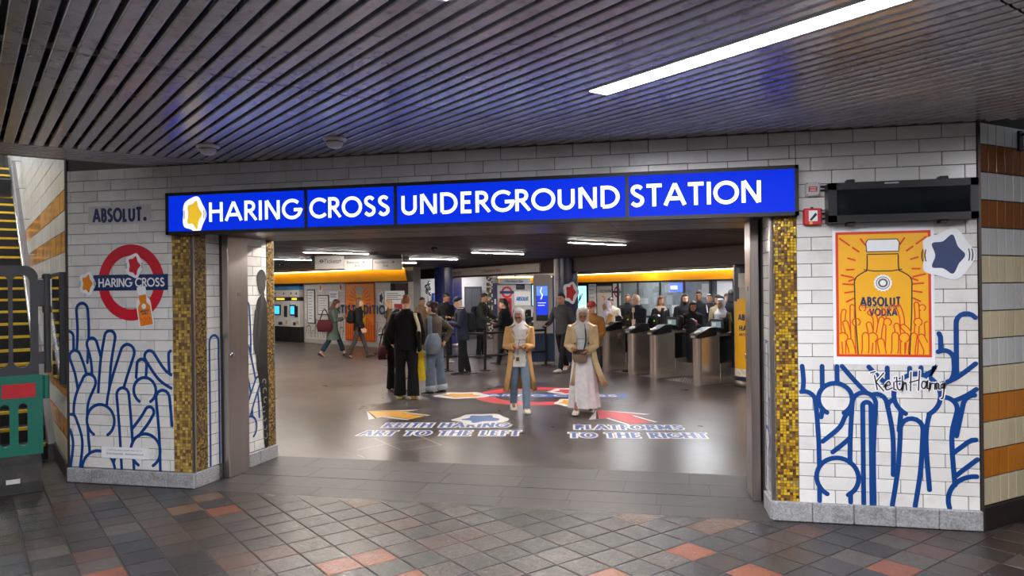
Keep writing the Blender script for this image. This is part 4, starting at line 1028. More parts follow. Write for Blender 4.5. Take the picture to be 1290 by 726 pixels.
hsticker('blue sticker right of the orange hall poster',6.35,1.62,.3,.42,M_navy,33)
# orange poster in the hall
e=empty('hall_poster',(*tw(4.42,.035),0),rzt,'tall orange poster with a pale bottle on the ticket wall','poster'); W=1.61
MB().box(0,W,-.01,.01,.17,2.15).build('orange_sheet',mat('red_edge',(196,66,26),.5),e)
f=Flat(y=-.012); f.rect(.05,W-.05,.22,2.1); f.build('orange_field',M_orange,e)
f=Flat(y=-.016)
for k in range(18):
    a=math.radians(-30+240*k/17); f.stroke([(W/2+.36*math.cos(a),1.45+.42*math.sin(a)),(W/2+.62*math.cos(a),1.45+.62*math.sin(a))],.03)
f.build('red_dashes',M_redline,e,kind='stuff')
f=Flat(y=-.018); f.poly([(W/2+x,.3+z) for x,z in bottle_outline(.62,1.72)]); f.build('pale_bottle',M_yel,e)
f=Flat(y=-.020); f.rect(W/2-.18,W/2+.18,1.72,2.02); f.build('bottle_cap',mat('cap_grey',(176,160,140),.5),e)
f=Flat(y=-.022)
for k in range(12):
    for run in clipx(arch(.12+k*.125,.95-.12*(k%3),.05,.23,0),.06,W-.06,.22): f.stroke(run,.022)
f.build('red_loops',M_redline,e,kind='stuff')
e=empty('hall_lettering',(*tw(5.25,.06),1.24),rzt,'large navy capitals running across the orange hall poster','lettering')
link('letters',caps_mesh('ARTIST EDITION',3.3,.32,.24,y=-.001),mat('navy_print2',(24,52,104),.5),e)
f=Flat(y=.004); f.rect(-1.7,1.7,-.19,.19); 
bl=[arch(.25*k,.75-.2*(k%3),.07,.1,(.08,-.1,.0)[k%3]) for k in range(10)]+[arc(.2+.5*k,.4,.12,-50,230,16) for k in range(5)]
mural('line_mural','black rounded line drawing low on the ticket wall',(*tw(1.95,.02),.1),rzt,bl,0,2.45,.05,.02,m=M_black)
mural('line_mural','black rounded line drawing between the orange poster and dark doorway',(*tw(6.06,.02),.1),rzt,bl[:4],0,.75,.05,.02,m=M_black)
# dark doorway and a white notice stand in front
e=MB().box(0,.84,-.02,.0,0,2.1).build('door_1',mat('dark_maroon_door',(52,26,26),.4),loc=(*tw(6.84,.005),0),rz=rzt,kind='structure')
MB().box(0,.2,-.03,-.02,0,2.1).build('door_recess',M_dark,e); MB().chamfer_box(.72,.76,-.06,-.02,.95,1.05,.004).build('door_handle',M_steel,e)
e=empty('notice_stand',(-8.4,21.18,0),rot_of((.976,.218)),'white notice board on a stand before the dark doorway','notice')
MB().box(-.3,.3,-.02,.02,1.12,1.86).build('board',M_white,e); MB().tube([(0,0,.02),(0,0,1.2)],.025,8).build('pole',M_steel,e); MB().lathe([(.001,0),(.22,0),(.22,.02),(.001,.03)],20).build('base',M_steel,e)
f=Flat(y=-.024); [f.stroke([(-.24,1.78-k*.06),(.1+.1*(k%2),1.78-k*.06)],.02,False) for k in range(4)]; f.build('print_lines',mat('print_grey_mid',(104,100,98)),e,kind='stuff')
f=Flat(y=-.024); f.rect(-.02,.26,1.3,1.46); f.build('red_block',mat('label_red',(176,24,34)),e)
# ---- dark beam over the gate line with a direction panel
B0=Vector((1.9,12.48)); rzg=rot_of(-GL)     # local x runs from the far end to the near end
M_beam=mat('beam_brown',(58,34,27),.55,var=.06)
beam=MB().box(-17.5,0,0,.5,2.275,ZH-.0).build('trim_7',M_beam,loc=(*B0,0),rz=rzg,kind='structure')
def onbeam(x,y): return -(Vector((x,y))-B0).dot(GL)*-1
t0_=(Vector((-7.447,23.444))-B0).dot(GL); t1_=(Vector((-3.397,18.694))-B0).dot(GL)
q=B0+GL*((t0_+t1_)/2)-Vector((-GL.y,GL.x))*0
e=empty('wayfinding_sign',(q.x-GP.x*.03,q.y-GP.y*.03,2.42),rzg,'long pale direction panel fixed on the dark beam','sign'); L=(t0_-t1_)/2
MB().chamfer_box(-L,L,-.03,.03,-.115,.115,.006).build('panel',mat('sign_pale',(214,200,190),.4),e)
link('lettering',text_fit('‹ Bakerloo line',1.2,.11,0,y=-.034),M_black,e,(-L+.75,0,0)); link('lettering',text_fit('‹ Northern line',1.2,.11,0,y=-.034),M_black,e,(.35,0,0))
# ---- hanging direction sign
q0,q1=Vector((-6.786,13.034)),Vector((-5.149,13.4)); dd=(q1-q0).normalized(); Ls=(q1-q0).length
e=empty('direction_sign',(*q0,0),rot_of(dd),'grey hanging sign pointing to tickets and two lines','sign')
for a,b,z0,z1 in ((0,.56,2.30,2.555),(.565,1.11,2.275,2.485),(1.115,Ls,2.27,2.48)):
    MB().chamfer_box(a,b,-.03,.03,z0,z1,.005).build('sign_face',mat('sign_grey',(122,117,114),.5,var=.03),e)
MB().box(-.06,0,-.04,.04,2.29,2.58).build('end_cap',M_frame,e); MB().box(0,Ls,-.02,.02,2.485,2.56).build('hanger_bar',M_frame,e)
link('lettering',text_fit('Tickets',.29,.085,.01,y=-.034),M_black,e,(.32,0,2.45))
for txt,xx,zz,wd_ in (('Bakerloo',.74,2.425,.25),('line',.82,2.36,.1),('Northern',1.28,2.42,.25),('line',1.36,2.355,.1)):
    link('lettering',text_fit(txt,wd_,.05 if txt=='line' else .052,.004,y=-.034),M_black,e,(xx,0,zz))
def arrow(f,x,z,s,a):
    c,sn=math.cos(a),math.sin(a); R=lambda p:(x+p[0]*c-p[1]*sn,z+p[0]*sn+p[1]*c)
    f.stroke([R((-s,0)),R((s,0))],s*.4); f.stroke([R((0,s*.8)),R((s,0)),R((0,-s*.8))],s*.4)
for x,z,a in ((.49,2.45,math.pi/2),(.93,2.425,0),(1.5,2.42,0)): f=Flat(y=-.034); arrow(f,x,z,.026,a); f.build('arrow',M_black,e)
f=Flat(y=-.034); f.ring(.13,2.45,.02,.036,24); f.stroke([(.09,2.45),(.17,2.45)],.014); f.build('ticket_symbol',M_black,e)
for xx in (.2,1.2): MB().tube([(xx,0,2.5),(xx,0,ZH)],.01,6).build('hanger',M_frame,e)
# ---- dome cameras
for x,y,l in ((-3.85,11.46,'black dome camera under the hall ceiling'),(-9.6,16.7,'black dome camera near the left entrance pier')):
    e=empty('dome_camera',(x,y,ZH),0,l,'camera','dome cameras'); MB().lathe([(.001,0),(.07,0),(.07,-.03),(.001,-.03)],16).build('mount',mat('speaker_grey',(74,72,72)),e); MB().ellipsoid((0,0,-.05),(.055,.055,.055)).build('dome',mat('dark_glass',(12,15,18)),e,smooth=True)
# ---- columns
M_colblue=mat('column_blue_enamel',(60,66,140),.2,var=.05,coat=.3)
def column(x,y,r,label,m,seg=28,panels=8):
    e=empty('column',(x,y,0),0,label,'column')
    for i in range(panels):
        a0,a1=2*math.pi*i/panels+.012,2*math.pi*(i+1)/panels-.012; n=6; mb=MB(); vs=[]
        for z in (.12,ZH):
            for k in range(n+1): a=a0+(a1-a0)*k/n; vs.append((r*math.cos(a),r*math.sin(a),z))
        mb.add(vs,[(k,k+1,n+1+k+1,n+1+k) for k in range(n)]); mb.build('curved_panel',m,e,smooth=True)
    MB().lathe([(.001,0),(r-.01,0),(r-.01,ZH),(.001,ZH)],seg).build('core',M_dark,e,smooth=True); MB().lathe([(.001,0),(r+.02,0),(r+.02,.12),(.001,.12)],seg).build('base_ring',M_steel,e,smooth=True)
    return e
column(-7.36,23.3,.45,'wide glossy blue column behind the queue',M_colblue)
column(-2.56,17.7,.23,'slim dark blue column beside the information totem',mat('column_navy',(36,42,72),.3,var=.05))
cc=column(1.39,14.55,.35,'column wrapped with a yellow bottle print right of the gates',mat('column_ink',(34,38,54),.35))
# bottle print wrapped on the column: bent strips on the side facing the hall
def wrap(parent,r,a_c,half,z0,z1,m,name,n=14):
    vs=[];
    for z in (z0,z1):
        for k in range(n+1): a=a_c-half+2*half*k/n; vs.append((r*math.cos(a),r*math.sin(a),z))
    return MB().add(vs,[(k,k+1,n+1+k+1,n+1+k) for k in range(n)]).build(name,m,parent,smooth=True)
ac=math.atan2(-14.55,-1.39)-.12
wrap(cc,.352,ac,1.15,.2,1.6,mat('print_silver',(190,182,172),.4,var=.12,scale=6),'bottle_print_edge'); wrap(cc,.354,ac,1.08,.32,1.52,mat('bottle_yellow',(240,178,20),.35,var=.06),'yellow_bottle'); wrap(cc,.3542,ac,.98,1.52,1.58,mat('bottle_yellow',(240,178,20)),'bottle_shoulder'); wrap(cc,.3544,ac,.78,1.58,1.64,mat('bottle_yellow',(240,178,20)),'bottle_shoulder'); wrap(cc,.355,ac,.62,1.64,1.86,mat('print_silver',(190,182,172)),'bottle_neck'); wrap(cc,.3552,ac,.68,1.86,2.12,mat('print_cap',(206,200,192),.4),'bottle_cap'); wrap(cc,.356,ac,1.08,.2,.34,mat('print_cream',(226,214,196),.4,var=.3,scale=20),'bottle_foot')
def wrap_text(txt,wd_,ht,z,m,bold=.02,da=0):
    me=caps_mesh(txt,wd_,ht,.22); 
    for v in me.vertices: a=ac+da+v.co.x/.358; v.co=Vector((.358*math.cos(a),.358*math.sin(a),z+v.co.z))
    link('lettering',me,m,cc)
wrap_text('ABSOLUT',.5,.12,1.3,M_navy); wrap_text('HARING',.46,.11,1.1,M_navy); wrap_text('ARTIST EDITION',.46,.05,.98,M_navy,.0)
f=MB(); f.lathe([(.001,0),(.07,0),(.07,.004),(.001,.004)],20); me=f.mesh('seal'); me.transform(Matrix.Translation((.356*math.cos(ac),.356*math.sin(ac),1.46))@Matrix.Rotation(ac,4,'Z')@Matrix.Rotation(math.pi/2,4,'Y')); link('seal',me,mat('print_cream',(226,214,196)),cc)
# ---- information totem on a ribbed counter
e=empty('information_totem',(-3.28,18.2,0),rot_of((.976,.218)),'tall grey information totem with a blue lit screen','totem')
MB().poly_prism([(-.24,.76),(.24,.76),(.24,2.15),(.16,2.22),(-.2,2.22),(-.24,2.16)],-.1,.1,'y').build('casing',mat('totem_grey',(172,166,160),.4,var=.03),e)
MB().box(.24,.3,-.08,.1,.76,2.2).build('blue_edge',mat('totem_blue',(36,66,130),.35),e)
MB().box(-.175,.125,-.106,-.1,1.07,1.95).build('screen_border',M_mb,e); MB().box(-.165,.115,-.109,-.106,1.22,1.94).build('blue_screen',mat('lit_totem_blue',(24,48,200),.2,emit=0.61,erg=(28,60,214)),e)
MB().box(-.165,.115,-.111,-.109,1.7,1.94).build('pale_screen_top',mat('lit_totem_pale',(90,130,230),.2,emit=0.61,erg=(96,140,235)),e)
f=Flat(y=-.113); f.stroke(spline([(-.03,1.9),(-.06,1.8),(-.02,1.72),(-.05,1.62)],5),.03); [f.stroke([(-.13,1.52-.06*k),(.07-.03*k,1.52-.06*k)],.016,False) for k in range(2)]; f.build('screen_marks',mat('lit_mark',(220,230,250),.3,emit=0.61),e,kind='stuff')
f=Flat(y=-.104); f.poly([(.05*(1 if k%2 else .5)*math.cos(math.pi*k/4),.92+.055*(1 if k%2 else .5)*math.sin(math.pi*k/4)) for k in range(8)]); f.build('violet_mark',mat('violet_print',(86,50,200),.4),e)
e=empty('ribbed_counter',(-3.28,18.2,0),rot_of((.976,.218)),'low blue ribbed counter under the information totem','counter'); MB().box(-.32,.34,-.12,.3,.06,.75).build('body',mat('counter_blue',(52,66,96),.45),e); MB().box(-.34,.36,-.14,.3,0,.06).build('kick_plate',M_steel,e)
for k in range(11): MB().tube([(-.3+.062*k,-.125,.07),(-.3+.062*k,-.125,.74)],.018,8).build('rib',mat('counter_blue',(52,66,96)),e)
e=empty('steel_post_panel',(-2.86,17.95,0),rot_of((.976,.218)),'pale steel upright between the totem and the slim column','post'); MB().chamfer_box(-.09,.09,-.06,.06,0,ZH,.01).build('upright',mat('pale_steel',(176,172,172),.35,.5,var=.1),e); MB().lathe([(.001,-.01),(.06,-.01),(.07,0),(.001,0)],14,(0,-.07,2.1)).build('lamp_cap',mat('copper_tone',(168,110,96),.4),e)
# ---- ticket gates
M_gsteel=mat('gate_steel',(200,188,178),.24,.8,var=.08,scale=4); M_gblack=mat('gate_black',(24,24,26),.35); M_pad=mat('paddle_dark',(44,44,48),.45)
G0=Vector((.305,14.44)); rzp=rot_of(GP)    # local x: through the gate, local y: along the line (to the far end)
def gate(t,label,display=False,closed=True,paddle=.27):
    p=G0+GL*t; e=empty('ticket_gate',(p.x,p.y,0),rzp,label,'ticket gate','ticket gates')
    mb=MB(); mb.tube([(.11,0,.0),(.11,0,.9)],.11,18); mb.build('front_post',M_gsteel,e,smooth=False)
    MB().chamfer_box(.1,.55,-.11,.11,0,.96,.008).build('front_body',M_gsteel,e)
    MB().chamfer_box(.55,1.72,-.11,.11,0,.4,.008).build('lower_body',M_gsteel,e)
    MB().chamfer_box(1.5,1.72,-.11,.11,.4,.96,.008).build('rear_body',M_gsteel,e)
    MB().box(.55,1.5,-.03,.03,.4,.92).build('inner_panel',M_gblack,e)
    MB().chamfer_box(.5,1.72,-.1,.1,.92,.98,.008).build('top_rail',M_gsteel,e)
    MB().poly_prism([(-.03,.9),(-.03,.96),(.3,1.1),(.46,1.1),(.46,.94),(.1,.9)],-.115,.115,'y').build('reader_housing',M_gblack,e)
    mb=MB(); mb.lathe([(.001,0),(.07,0),(.06,.012),(.001,.014)],18); me=mb.mesh('reader_disc',True); me.transform(Matrix.Translation((.09,0,1.012))@Matrix.Rotation(-math.atan2(.14,.33),4,'Y')); link('reader_disc',me,mat('reader_white',(216,214,206),.4),e)
    MB().box(-.033,-.03,-.06,.06,.91,.95).build('ticket_slot',mat('slot_grey',(150,146,130),.4),e)
    for sgn in (-1,1):
        o=MB().poly_prism([(sgn*.13,.3),(sgn*(.13+paddle),.3)]+[(sgn*(.13+paddle/2)+sgn*paddle/2*math.cos(math.radians(a)),1.08+.14*math.sin(math.radians(a))) for a in range(0,181,20)],.84,.88,'x').build('paddle',M_pad,e)
        MB().tube([(.86,sgn*.12,.3),(.86,sgn*.12,1.2)],.02,8).build('paddle_hinge',M_gblack,e)
    if display:
        mb=MB(); mb.poly_prism([(.17*math.cos(math.radians(a))*1.15,1.14+(.15*math.sin(math.radians(a)))) for a in range(0,360,15)] if False else [(-.19,1.0),(.19,1.0),(.2,1.04),(.2,1.2),(.16,1.25),(-.16,1.25),(-.2,1.2),(-.2,1.04)],.56,.62,'x'); mb.build('display_head',M_gblack,e)
        MB().box(.553,.559,-.13,.13,1.09,1.2).build('display_screen',mat('lit_dim_screen',(120,150,160),.3,emit=0.24,erg=(120,150,160)),e)
        MB().box(.549,.553,.0,.1,1.11,1.18).build('display_symbol',M_white,e)
    mb=MB(); mb.chamfer_box(.7,.82,-.1,.1,.98,1.28,.03); mb.build('gate_head',M_gblack,e); MB().box(.697,.7,-.015,.015,1.13,1.155).build('status_lamp',mat('lit_green',(120,220,60),.3,emit=0.68),e)
    return e
gl=['nearest steel ticket gate beside the bottle column','second steel ticket gate from the bottle column','third steel ticket gate from the bottle column','fourth steel ticket gate from the bottle column','fifth steel ticket gate, behind the women in headscarves']
for k,t in enumerate((0,1.3,2.05,3.0,3.8)): gate(t,gl[k],k<2,paddle=.46 if k==0 else .28)
gl=['steel ticket gate just left of the information totem','second steel ticket gate left of the totem','third steel ticket gate left of the totem','leftmost steel ticket gate, behind the man in olive']
for k,t in enumerate((6.3,7.05,7.8,8.55)): gate(t,gl[k])
# tactile dotted strips in the lanes
for k,(ta,tb) in enumerate(((.16,1.14),(1.46,1.9),(2.2,2.85))):
    mb=MB(); n=0
    for i in range(int((tb-ta)/.07)):
        for j in range(8):
            p=G0+GL*(ta+.07*i)+GP*(.15+.07*j); mb.poly_prism([(p.x+.018*math.cos(a*math.pi/3),p.y+.018*math.sin(a*math.pi/3)) for a in range(6)],.0005,.004,'z')
    o=mb.build('tactile_studs',mat('stud_white',(214,208,202),.5)); o['kind']='stuff'; tag(o,('pale floor studs in the wide lane','pale floor studs in the second lane','pale floor studs in the third lane')[k],'floor studs')
# ---- black queue rail
e=empty('queue_rail',(-5.164,16.23,0),0,'black post and rail barrier in front of the far gates','barrier')
pts=[Vector((0,0)),Vector((.82,.26)),Vector((2.0,1.63))]
for p in pts: MB().tube([(p.x,p.y,0),(p.x,p.y,.93)],.032,10).build('post',M_gblack,e); MB().lathe([(.001,0),(.13,0),(.13,.012),(.001,.02)],16,(p.x,p.y,0)).build('foot_plate',M_gblack,e)
for a,b in zip(pts,pts[1:]):
    for z in (.86,.34): MB().tube([(a.x,a.y,z),(b.x,b.y,z)],.028,8).build('rail',M_gblack,e)
MB().tube([(-1.6,-.2,.86),(0,0,.86)],.028,8).build('rail',M_gblack,e); MB().tube([(-1.6,-.2,.34),(0,0,.34)],.028,8).build('rail',M_gblack,e)
# ---- far wall beyond the left gates (faces the viewer)
FD=Vector((.976,.218)); FO=Vector((-9.927,26.472)); rzf=rot_of(FD)
wall_far=MB().box(-2.5,6.2,0,.3,0,2.75).build('wall_far',M_htile,loc=(*FO,0),rz=rzf,kind='structure')
for r in range(10):
    for c in range(8):
        a=-.2+c*.8-(.4 if r%2 else 0); link('wall_tile',tile_mesh(.79,.2,.012),M_htile,wall_far,(a,-.012,.13+r*.208))
def fw_(px): return (px-515)*.03011
e=MB().box(fw_(585),fw_(607),-.05,0,0,1.98).build('door_2',mat('door_grey',(58,58,62),.4),loc=(*FO,0),rz=rzf,kind='structure'); MB().box(fw_(586.5),fw_(594),-.06,-.05,.3,1.9).build('door_leaf',mat('door_leaf_grey',(78,78,82),.4),e); MB().box(fw_(595),fw_(605),-.06,-.05,.3,1.9).build('door_leaf',mat('door_leaf_grey',(78,78,82)),e)
e=empty('mosaic_pier',(*(FO+FD*fw_(613)-Vector((-FD.y,FD.x))*.3),0),rzf,'narrow dark patterned pier beyond the gates','pier'); MB().box(0,.24,0,.28,0,ZH).build('core',M_dark,e)
mosaic('gold_mosaic',.24,ZH,e,(0,-.001,0),0,[((70,66,60),2),((190,186,180),2),((120,100,70),1)],p=.06)
def fnotice(name,label,px0,px1,z0,z1,m,frame=None,lines=0,cat='notice',lc=None):
    return notice(name,label,0,fw_(px1)-fw_(px0),z0,z1,m,frame,lines=lines,linecol=lc,parent_rz=rzf,loc=(*(FO+FD*fw_(px0)-Vector((-FD.y,FD.x))*.04),0),cat=cat)
fnotice('blue_poster','blue poster on the wall left of the wide column',544,553,.85,1.75,mat('poster_blue',(40,80,190),.4),M_db,3,'poster',M_white)
e=fnotice('dark_board','dark blue narrow board with a small light beyond the gates',620.5,626.5,.6,2.1,mat('board_indigo',(50,44,84),.4),M_db)
MB().chamfer_box(.06,.13,-.03,-.02,1.3,1.5,.01).build('pale_unit',M_white,e)
e=empty('far_roundel',(*(FO+FD*fw_(638.5)-Vector((-FD.y,FD.x))*.03),1.75),rzf,'small red roundel on the far wall over the red cabinet','sign'); f=Flat(y=-.01); f.ring(0,0,.14,.22,32); f.build('red_ring',M_red,e); f=Flat(y=-.014); f.rect(-.27,.27,-.05,.05); f.build('navy_bar',M_navy,e)
e=empty('red_cabinet',(*(FO+FD*fw_(629)-Vector((-FD.y,FD.x))*.02),.75),rzf,'red wall cabinet holding equipment on the far wall','cabinet'); MB().chamfer_box(0,.46,-.18,0,0,.78,.01).build('casing',mat('cabinet_red',(186,20,34),.4),e); MB().box(.06,.4,-.186,-.18,.1,.68).build('opening',mat('cabinet_dark_red',(90,10,18),.4),e)
for k,xx in enumerate((.12,.24,.33)): MB().tube([(xx,-.2,.3),(xx,-.2,.55)],.03,8).build('canister',M_white if k!=1 else mat('canister_red',(190,60,50),.4),e)
e=fnotice('blue_lettered_panel','pale panel with blue lettering on the far wall',648,668,1.25,1.78,M_white,cat='notice'); link('lettering',caps_mesh('ABSOLUT',.46,.16,.2,y=-.02),mat('letter_blue',(50,120,190),.5),e,(.3,0,1.5))
fnotice('black_screen_box','small black screen high on the far wall',650,661,1.85,2.06,M_mb,M_frame,cat='display')
e=fnotice('lit_far_panel','bright cyan lit panel behind the totem',669,676,1.2,2.05,mat('lit_cyan_panel',(170,230,245),.3,emit=0.88,erg=(170,232,248)),M_db,cat='advert panel')
e=empty('hanging_sign_far',(*(FO+FD*fw_(655)-Vector((-FD.y,FD.x))*4.5),2.12),rzf,'small pale hanging sign seen under the beam','sign'); MB().chamfer_box(-.7,.3,-.03,.03,-.09,.09,.006).build('panel',mat('sign_pale2',(206,206,214),.4),e); link('lettering',text_fit('‹ Northern line',.6,.09,0,y=-.034),M_black,e,(-.25,0,0)); MB().tube([(-.2,0,.08),(-.2,0,.48)],.012,6).build('hanger',M_frame,e)
pelmet('gold_pelmet','short gold pelmet on the far wall beside the totem',(*FO,0),rzf,3.4,6.1,2.08,2.3,.3,2)
# silver balloon-like ornament near the left of the column
p=FO+FD*fw_(541)-Vector((-FD.y,FD.x))*.5; e=empty('silver_ornament',(p.x,p.y,0),0,'cluster of silver ornaments beside the blue poster','ornament'); MB().tube([(0,0,0),(0,0,1.72)],.02,8).build('stand',M_steel,e); MB().lathe([(.001,0),(.16,0),(.16,.02),(.001,.03)],16).build('base',M_steel,e)
for k in range(7): MB().ellipsoid((.09*math.cos(k*2.2),.06*math.sin(k*1.7),1.72+.07*k),(.07,.07,.08),10,7).build('silver_ball',mat('silver_foil',(200,200,200),.2,.9),e,smooth=True)
# ---- right-hand wall beyond the gates, parallel to the gate line
P2=Vector((1.665,22.9)); rz2=rot_of(-GL); W2N=Vector((-GP.x,-GP.y))   # local x from far to near, visible side faces the gates
def w2(t,off=0): p=P2+GL*t-GP*off; return (p.x,p.y,0)
wall2=MB().box(-9.6,6,0,.3,0,2.75).build('wall_beyond',mat('dark_wall',(60,50,50),.5,var=.1),loc=(*P2,0),rz=rz2,kind='structure')
pelmet('gold_pelmet','long glowing gold pelmet above the glazed office',(P2.x,P2.y,0),rz2,-8.6,1.5,2.1,2.38,.35,5)
def w2t(px): r=(px-645)/930; return (6.62-22*r)/(.4687+.883*r)
# glazed office
ta,tb=w2t(786),w2t(903)
off=empty('glazed_office',w2(ta),rz2,'glazed office front with clutter and a blue screen inside','office window'); Wd=ta-tb
MB().box(0,Wd,-.02,.0,.9,2.05).build('back_panel',mat('office_inside',(92,100,108),.5,var=.35,scale=3),off)
ro=random.Random(3)
for k in range(16):
    x=ro.uniform(.1,Wd-.4); z=ro.choice((1.0,1.3,1.55,1.7)); MB().chamfer_box(x,x+ro.uniform(.12,.4),-.12,-.03,z,z+ro.uniform(.1,.3),.006).build('shelf_item',[mat('item_grey',(120,124,128),.5),mat('item_pale',(176,180,184),.5),mat('item_dark',(52,56,62),.5)][k%3],off)
for i in range(5):
    x=Wd*i/4; MB().box(x-.03,x+.03,-.3,-.24,.9,2.06).build('mullion',M_frame,off)
for i in range(4): MB().box(Wd*i/4+.03,Wd*(i+1)/4-.03,-.275,-.27,.92,2.04).build('glass_pane',mat('office_glass',(200,215,220),.05,alpha=.12,spec=.6),off)
MB().box(0,Wd,-.3,-.24,.84,.92).build('sill',M_frame,off); MB().box(0,Wd,-.28,-.1,0,.84).build('lower_panel',mat('office_grey',(150,150,152),.5),off)
x=ta-w2t(858); MB().box(x-.35,x+.35,-.2,-.16,1.72,2.0).build('blue_screen',mat('lit_board_blue',(40,80,220),.2,emit=0.95,erg=(50,90,225)),off); MB().box(x-.28,x+.05,-.21,-.2,1.8,1.92).build('screen_text',mat('lit_mark',(220,230,250)),off)
def w2notice(name,label,px0,px1,z0,z1,m,frame=None,lines=0,cat='notice',lc=None):
    a,b=w2t(px0),w2t(px1); return notice(name,label,0,a-b,z0,z1,m,frame,lines=lines,linecol=lc,parent_rz=rz2,loc=w2(a,.05),cat=cat)
e=w2notice('lit_advert','bright pale cyan lit advert beside the slim column',727,741,.9,2.0,mat('lit_cyan_panel',(170,230,245)),M_db,cat='advert panel'); f=Flat(y=-.03); f.stroke(spline([(.2,1.3),(.35,1.6),(.3,1.4),(.5,1.65)],5),.05); f.build('advert_strokes',mat('letter_blue',(50,120,190)),e)
e=w2notice('white_panel','white wall panel with a blue text column and red sticker',743,752,.5,2.03,M_white,lines=9,lc=mat('letter_blue',(50,120,190)))
e=w2notice('pale_poster','pale grey poster with dark lettering behind the headscarfed walker',753,773,.5,1.98,mat('poster_pale',(206,202,200),.5),mat('frame_slate',(70,74,86)),cat='poster'); link('lettering',text_fit('GOLD PLATING',.8,.12,.01,y=-.024),M_black,e,(.62,0,1.75)); f=Flat(y=-.024); f.stroke(spline([(.4,1.55),(.55,1.5),(.5,1.35),(.7,1.3),(.8,1.2)],5),.07); f.build('amber_squiggle',M_orange,e)
e=w2notice('white_panel','white wall panel carrying the small roundel over the bald man',774,783,.5,2.03,M_white); f=Flat(y=-.03); f.ring(.27,1.72,.13,.2,32); f.build('red_ring',M_red,e); f=Flat(y=-.034); f.rect(.02,.52,1.68,1.76); f.build('navy_bar',M_navy,e)
e=w2notice('white_panel','narrow white wall panel with amber sticker beside the office',787,795,.5,2.03,M_white) if False else None
e=w2notice('white_panel','white wall panel right of the glazed office',905,924,.1,2.05,M_white)
q=Vector(w2(w2t(801),3.0)[:2]); e=empty('small_hanging_sign',(q.x,q.y,2.2),rz2,'small white square sign hanging before the gold pelmet','sign'); MB().chamfer_box(-.16,.16,-.02,.02,-.14,.14,.006).build('panel',M_white,e); MB().tube([(0,0,.12),(0,0,.4)],.01,6).build('hanger',M_frame,e); link('lettering',text_fit('5 6',.16,.06,.0,y=-.024),M_black,e)
hs=sticker('wall_sticker','red sticker with white edge on the slim blue column',-2.47,1.78,.36,.5,M_red,44,y=17.44); hs.rotation_euler=(0,0,YAW)
# ---- floor graphics: flat vinyl
def floor_print(me,m,parent,z): 
    for v in me.vertices: v.co=Vector((v.co.x,v.co.z,z))
    me.flip_normals(); return me
class Ground(Flat):
    def _add(s,vs,fs):
        s.mb.add([(p[0],p[1],s.y) for p in vs],fs); s.y+=.00002; return s
M_fwhite=mat('vinyl_white',(222,218,216),.4); M_fred=mat('vinyl_red',(206,62,70),.4,var=.05); M_fblue=mat('vinyl_blue',(64,98,166),.4,var=.05); M_fyel=mat('vinyl_yellow',(226,164,50),.4,var=.05)
e=empty('floor_roundel',(-2.42,12.74,0),math.radians(6),'large red ring and blue bar vinyl on the hall floor','floor graphic')
g=Ground(y=.0012); g.ring(0,0,.74,1.09,80); g.build('red_ring',M_fred,e)
g=Ground(y=.0018); g.rect(-1.25,1.57,-.2,.2); g.build('blue_bar',M_fblue,e)
g=Ground(y=.0024,step=0); caps(g,'HARING CROSS',-1.12,-.12,.24,wd=.17,gap=.15,width=2.5); g.build('lettering',M_fwhite,e)
def floor_sticker(label,x,y,wd_,ht,col,seed,rz=.1):
    e=empty('floor_sticker',(x,y,0),rz,label,'floor sticker'); g=Ground(y=.0032); g.poly(blob(0,0,wd_*1.12,ht*1.12,seed,11,.16)); g.build('white_backing',M_fwhite,e); g=Ground(y=.0038); g.poly(blob(0,0,wd_*.75,ht*.8,seed,11,.3)); g.build('colour_shape',col,e)
floor_sticker('amber floor sticker at the left end of the floor roundel',-3.75,12.55,.9,.75,M_fyel,5); floor_sticker('red floor sticker on the upper rim of the floor roundel',-1.95,13.35,.7,.75,M_fred,6)
floor_sticker('amber bottle-coloured floor sticker below the floor roundel bar',-1.75,12.05,.45,.8,M_fyel,9); floor_sticker('blue floor sticker between the two floor arrows',-2.8,10.33,.76,.82,M_fblue,7)
def floor_arrow(label,tail,head,col):
    a,b=Vector(tail),Vector(head); d=(b-a); L=d.length; e=empty('floor_arrow',(a.x,a.y,0),rot_of(d),label,'floor arrow')
    def P(k): w_=.17*k; return [(-.04*k+.03,-w_),(L*.45,-w_),(L*.45,-.36*k+.0),(L+.05*k-.05,0),(L*.45,.36*k),(L*.45,w_),(-.04*k+.03,w_)]
    g=Ground(y=.0012); g.poly(P(1.45)); g.build('white_edge',M_fwhite,e)
    g=Ground(y=.0018); g.poly([(x*1.02-.01,y) for x,y in P(1.12)]); g.build('dark_outline',M_black,e); g=Ground(y=.0024); g.poly(P(1.0)); g.build('colour_fill',col,e)
floor_arrow('yellow floor arrow pointing left',(-3.75,10.3),(-4.72,10.72),M_fyel); floor_arrow('red floor arrow pointing to the gates',(-.5,10.35),(-1.22,11.35),M_fred)
def floor_text(label,lines,x,y,rz):
    e=empty('floor_lettering',(x,y,0),rz,label,'floor lettering')
    for txt,cx_,cy_,wd_,ht in lines:
        for nm,grow,z,m in (('white_edge',.028,.0014,M_fwhite),('blue_letters',0,.0024,M_fblue)):
            link(nm,caps_mesh(txt,wd_,ht*.82,.14,.3,z,Ground,grow),m,e,(cx_,cy_,0))
floor_text('blue floor lettering about art to the left',(('KEITH HARING',.0,.3,1.72,.42),('ART TO THE LEFT',.0,-.26,2.1,.42)),-3.09,9.48,math.radians(9.4))
floor_text('blue floor lettering about platforms to the right',(('PLATFORMS',-.06,.3,1.42,.42),('TO THE RIGHT',.02,-.24,1.74,.42)),-.56,9.72,math.radians(8))
e=empty('floor_tape',(0,0,0),0,'thin worn white tape lines on the hall floor near the entrance','floor tape')
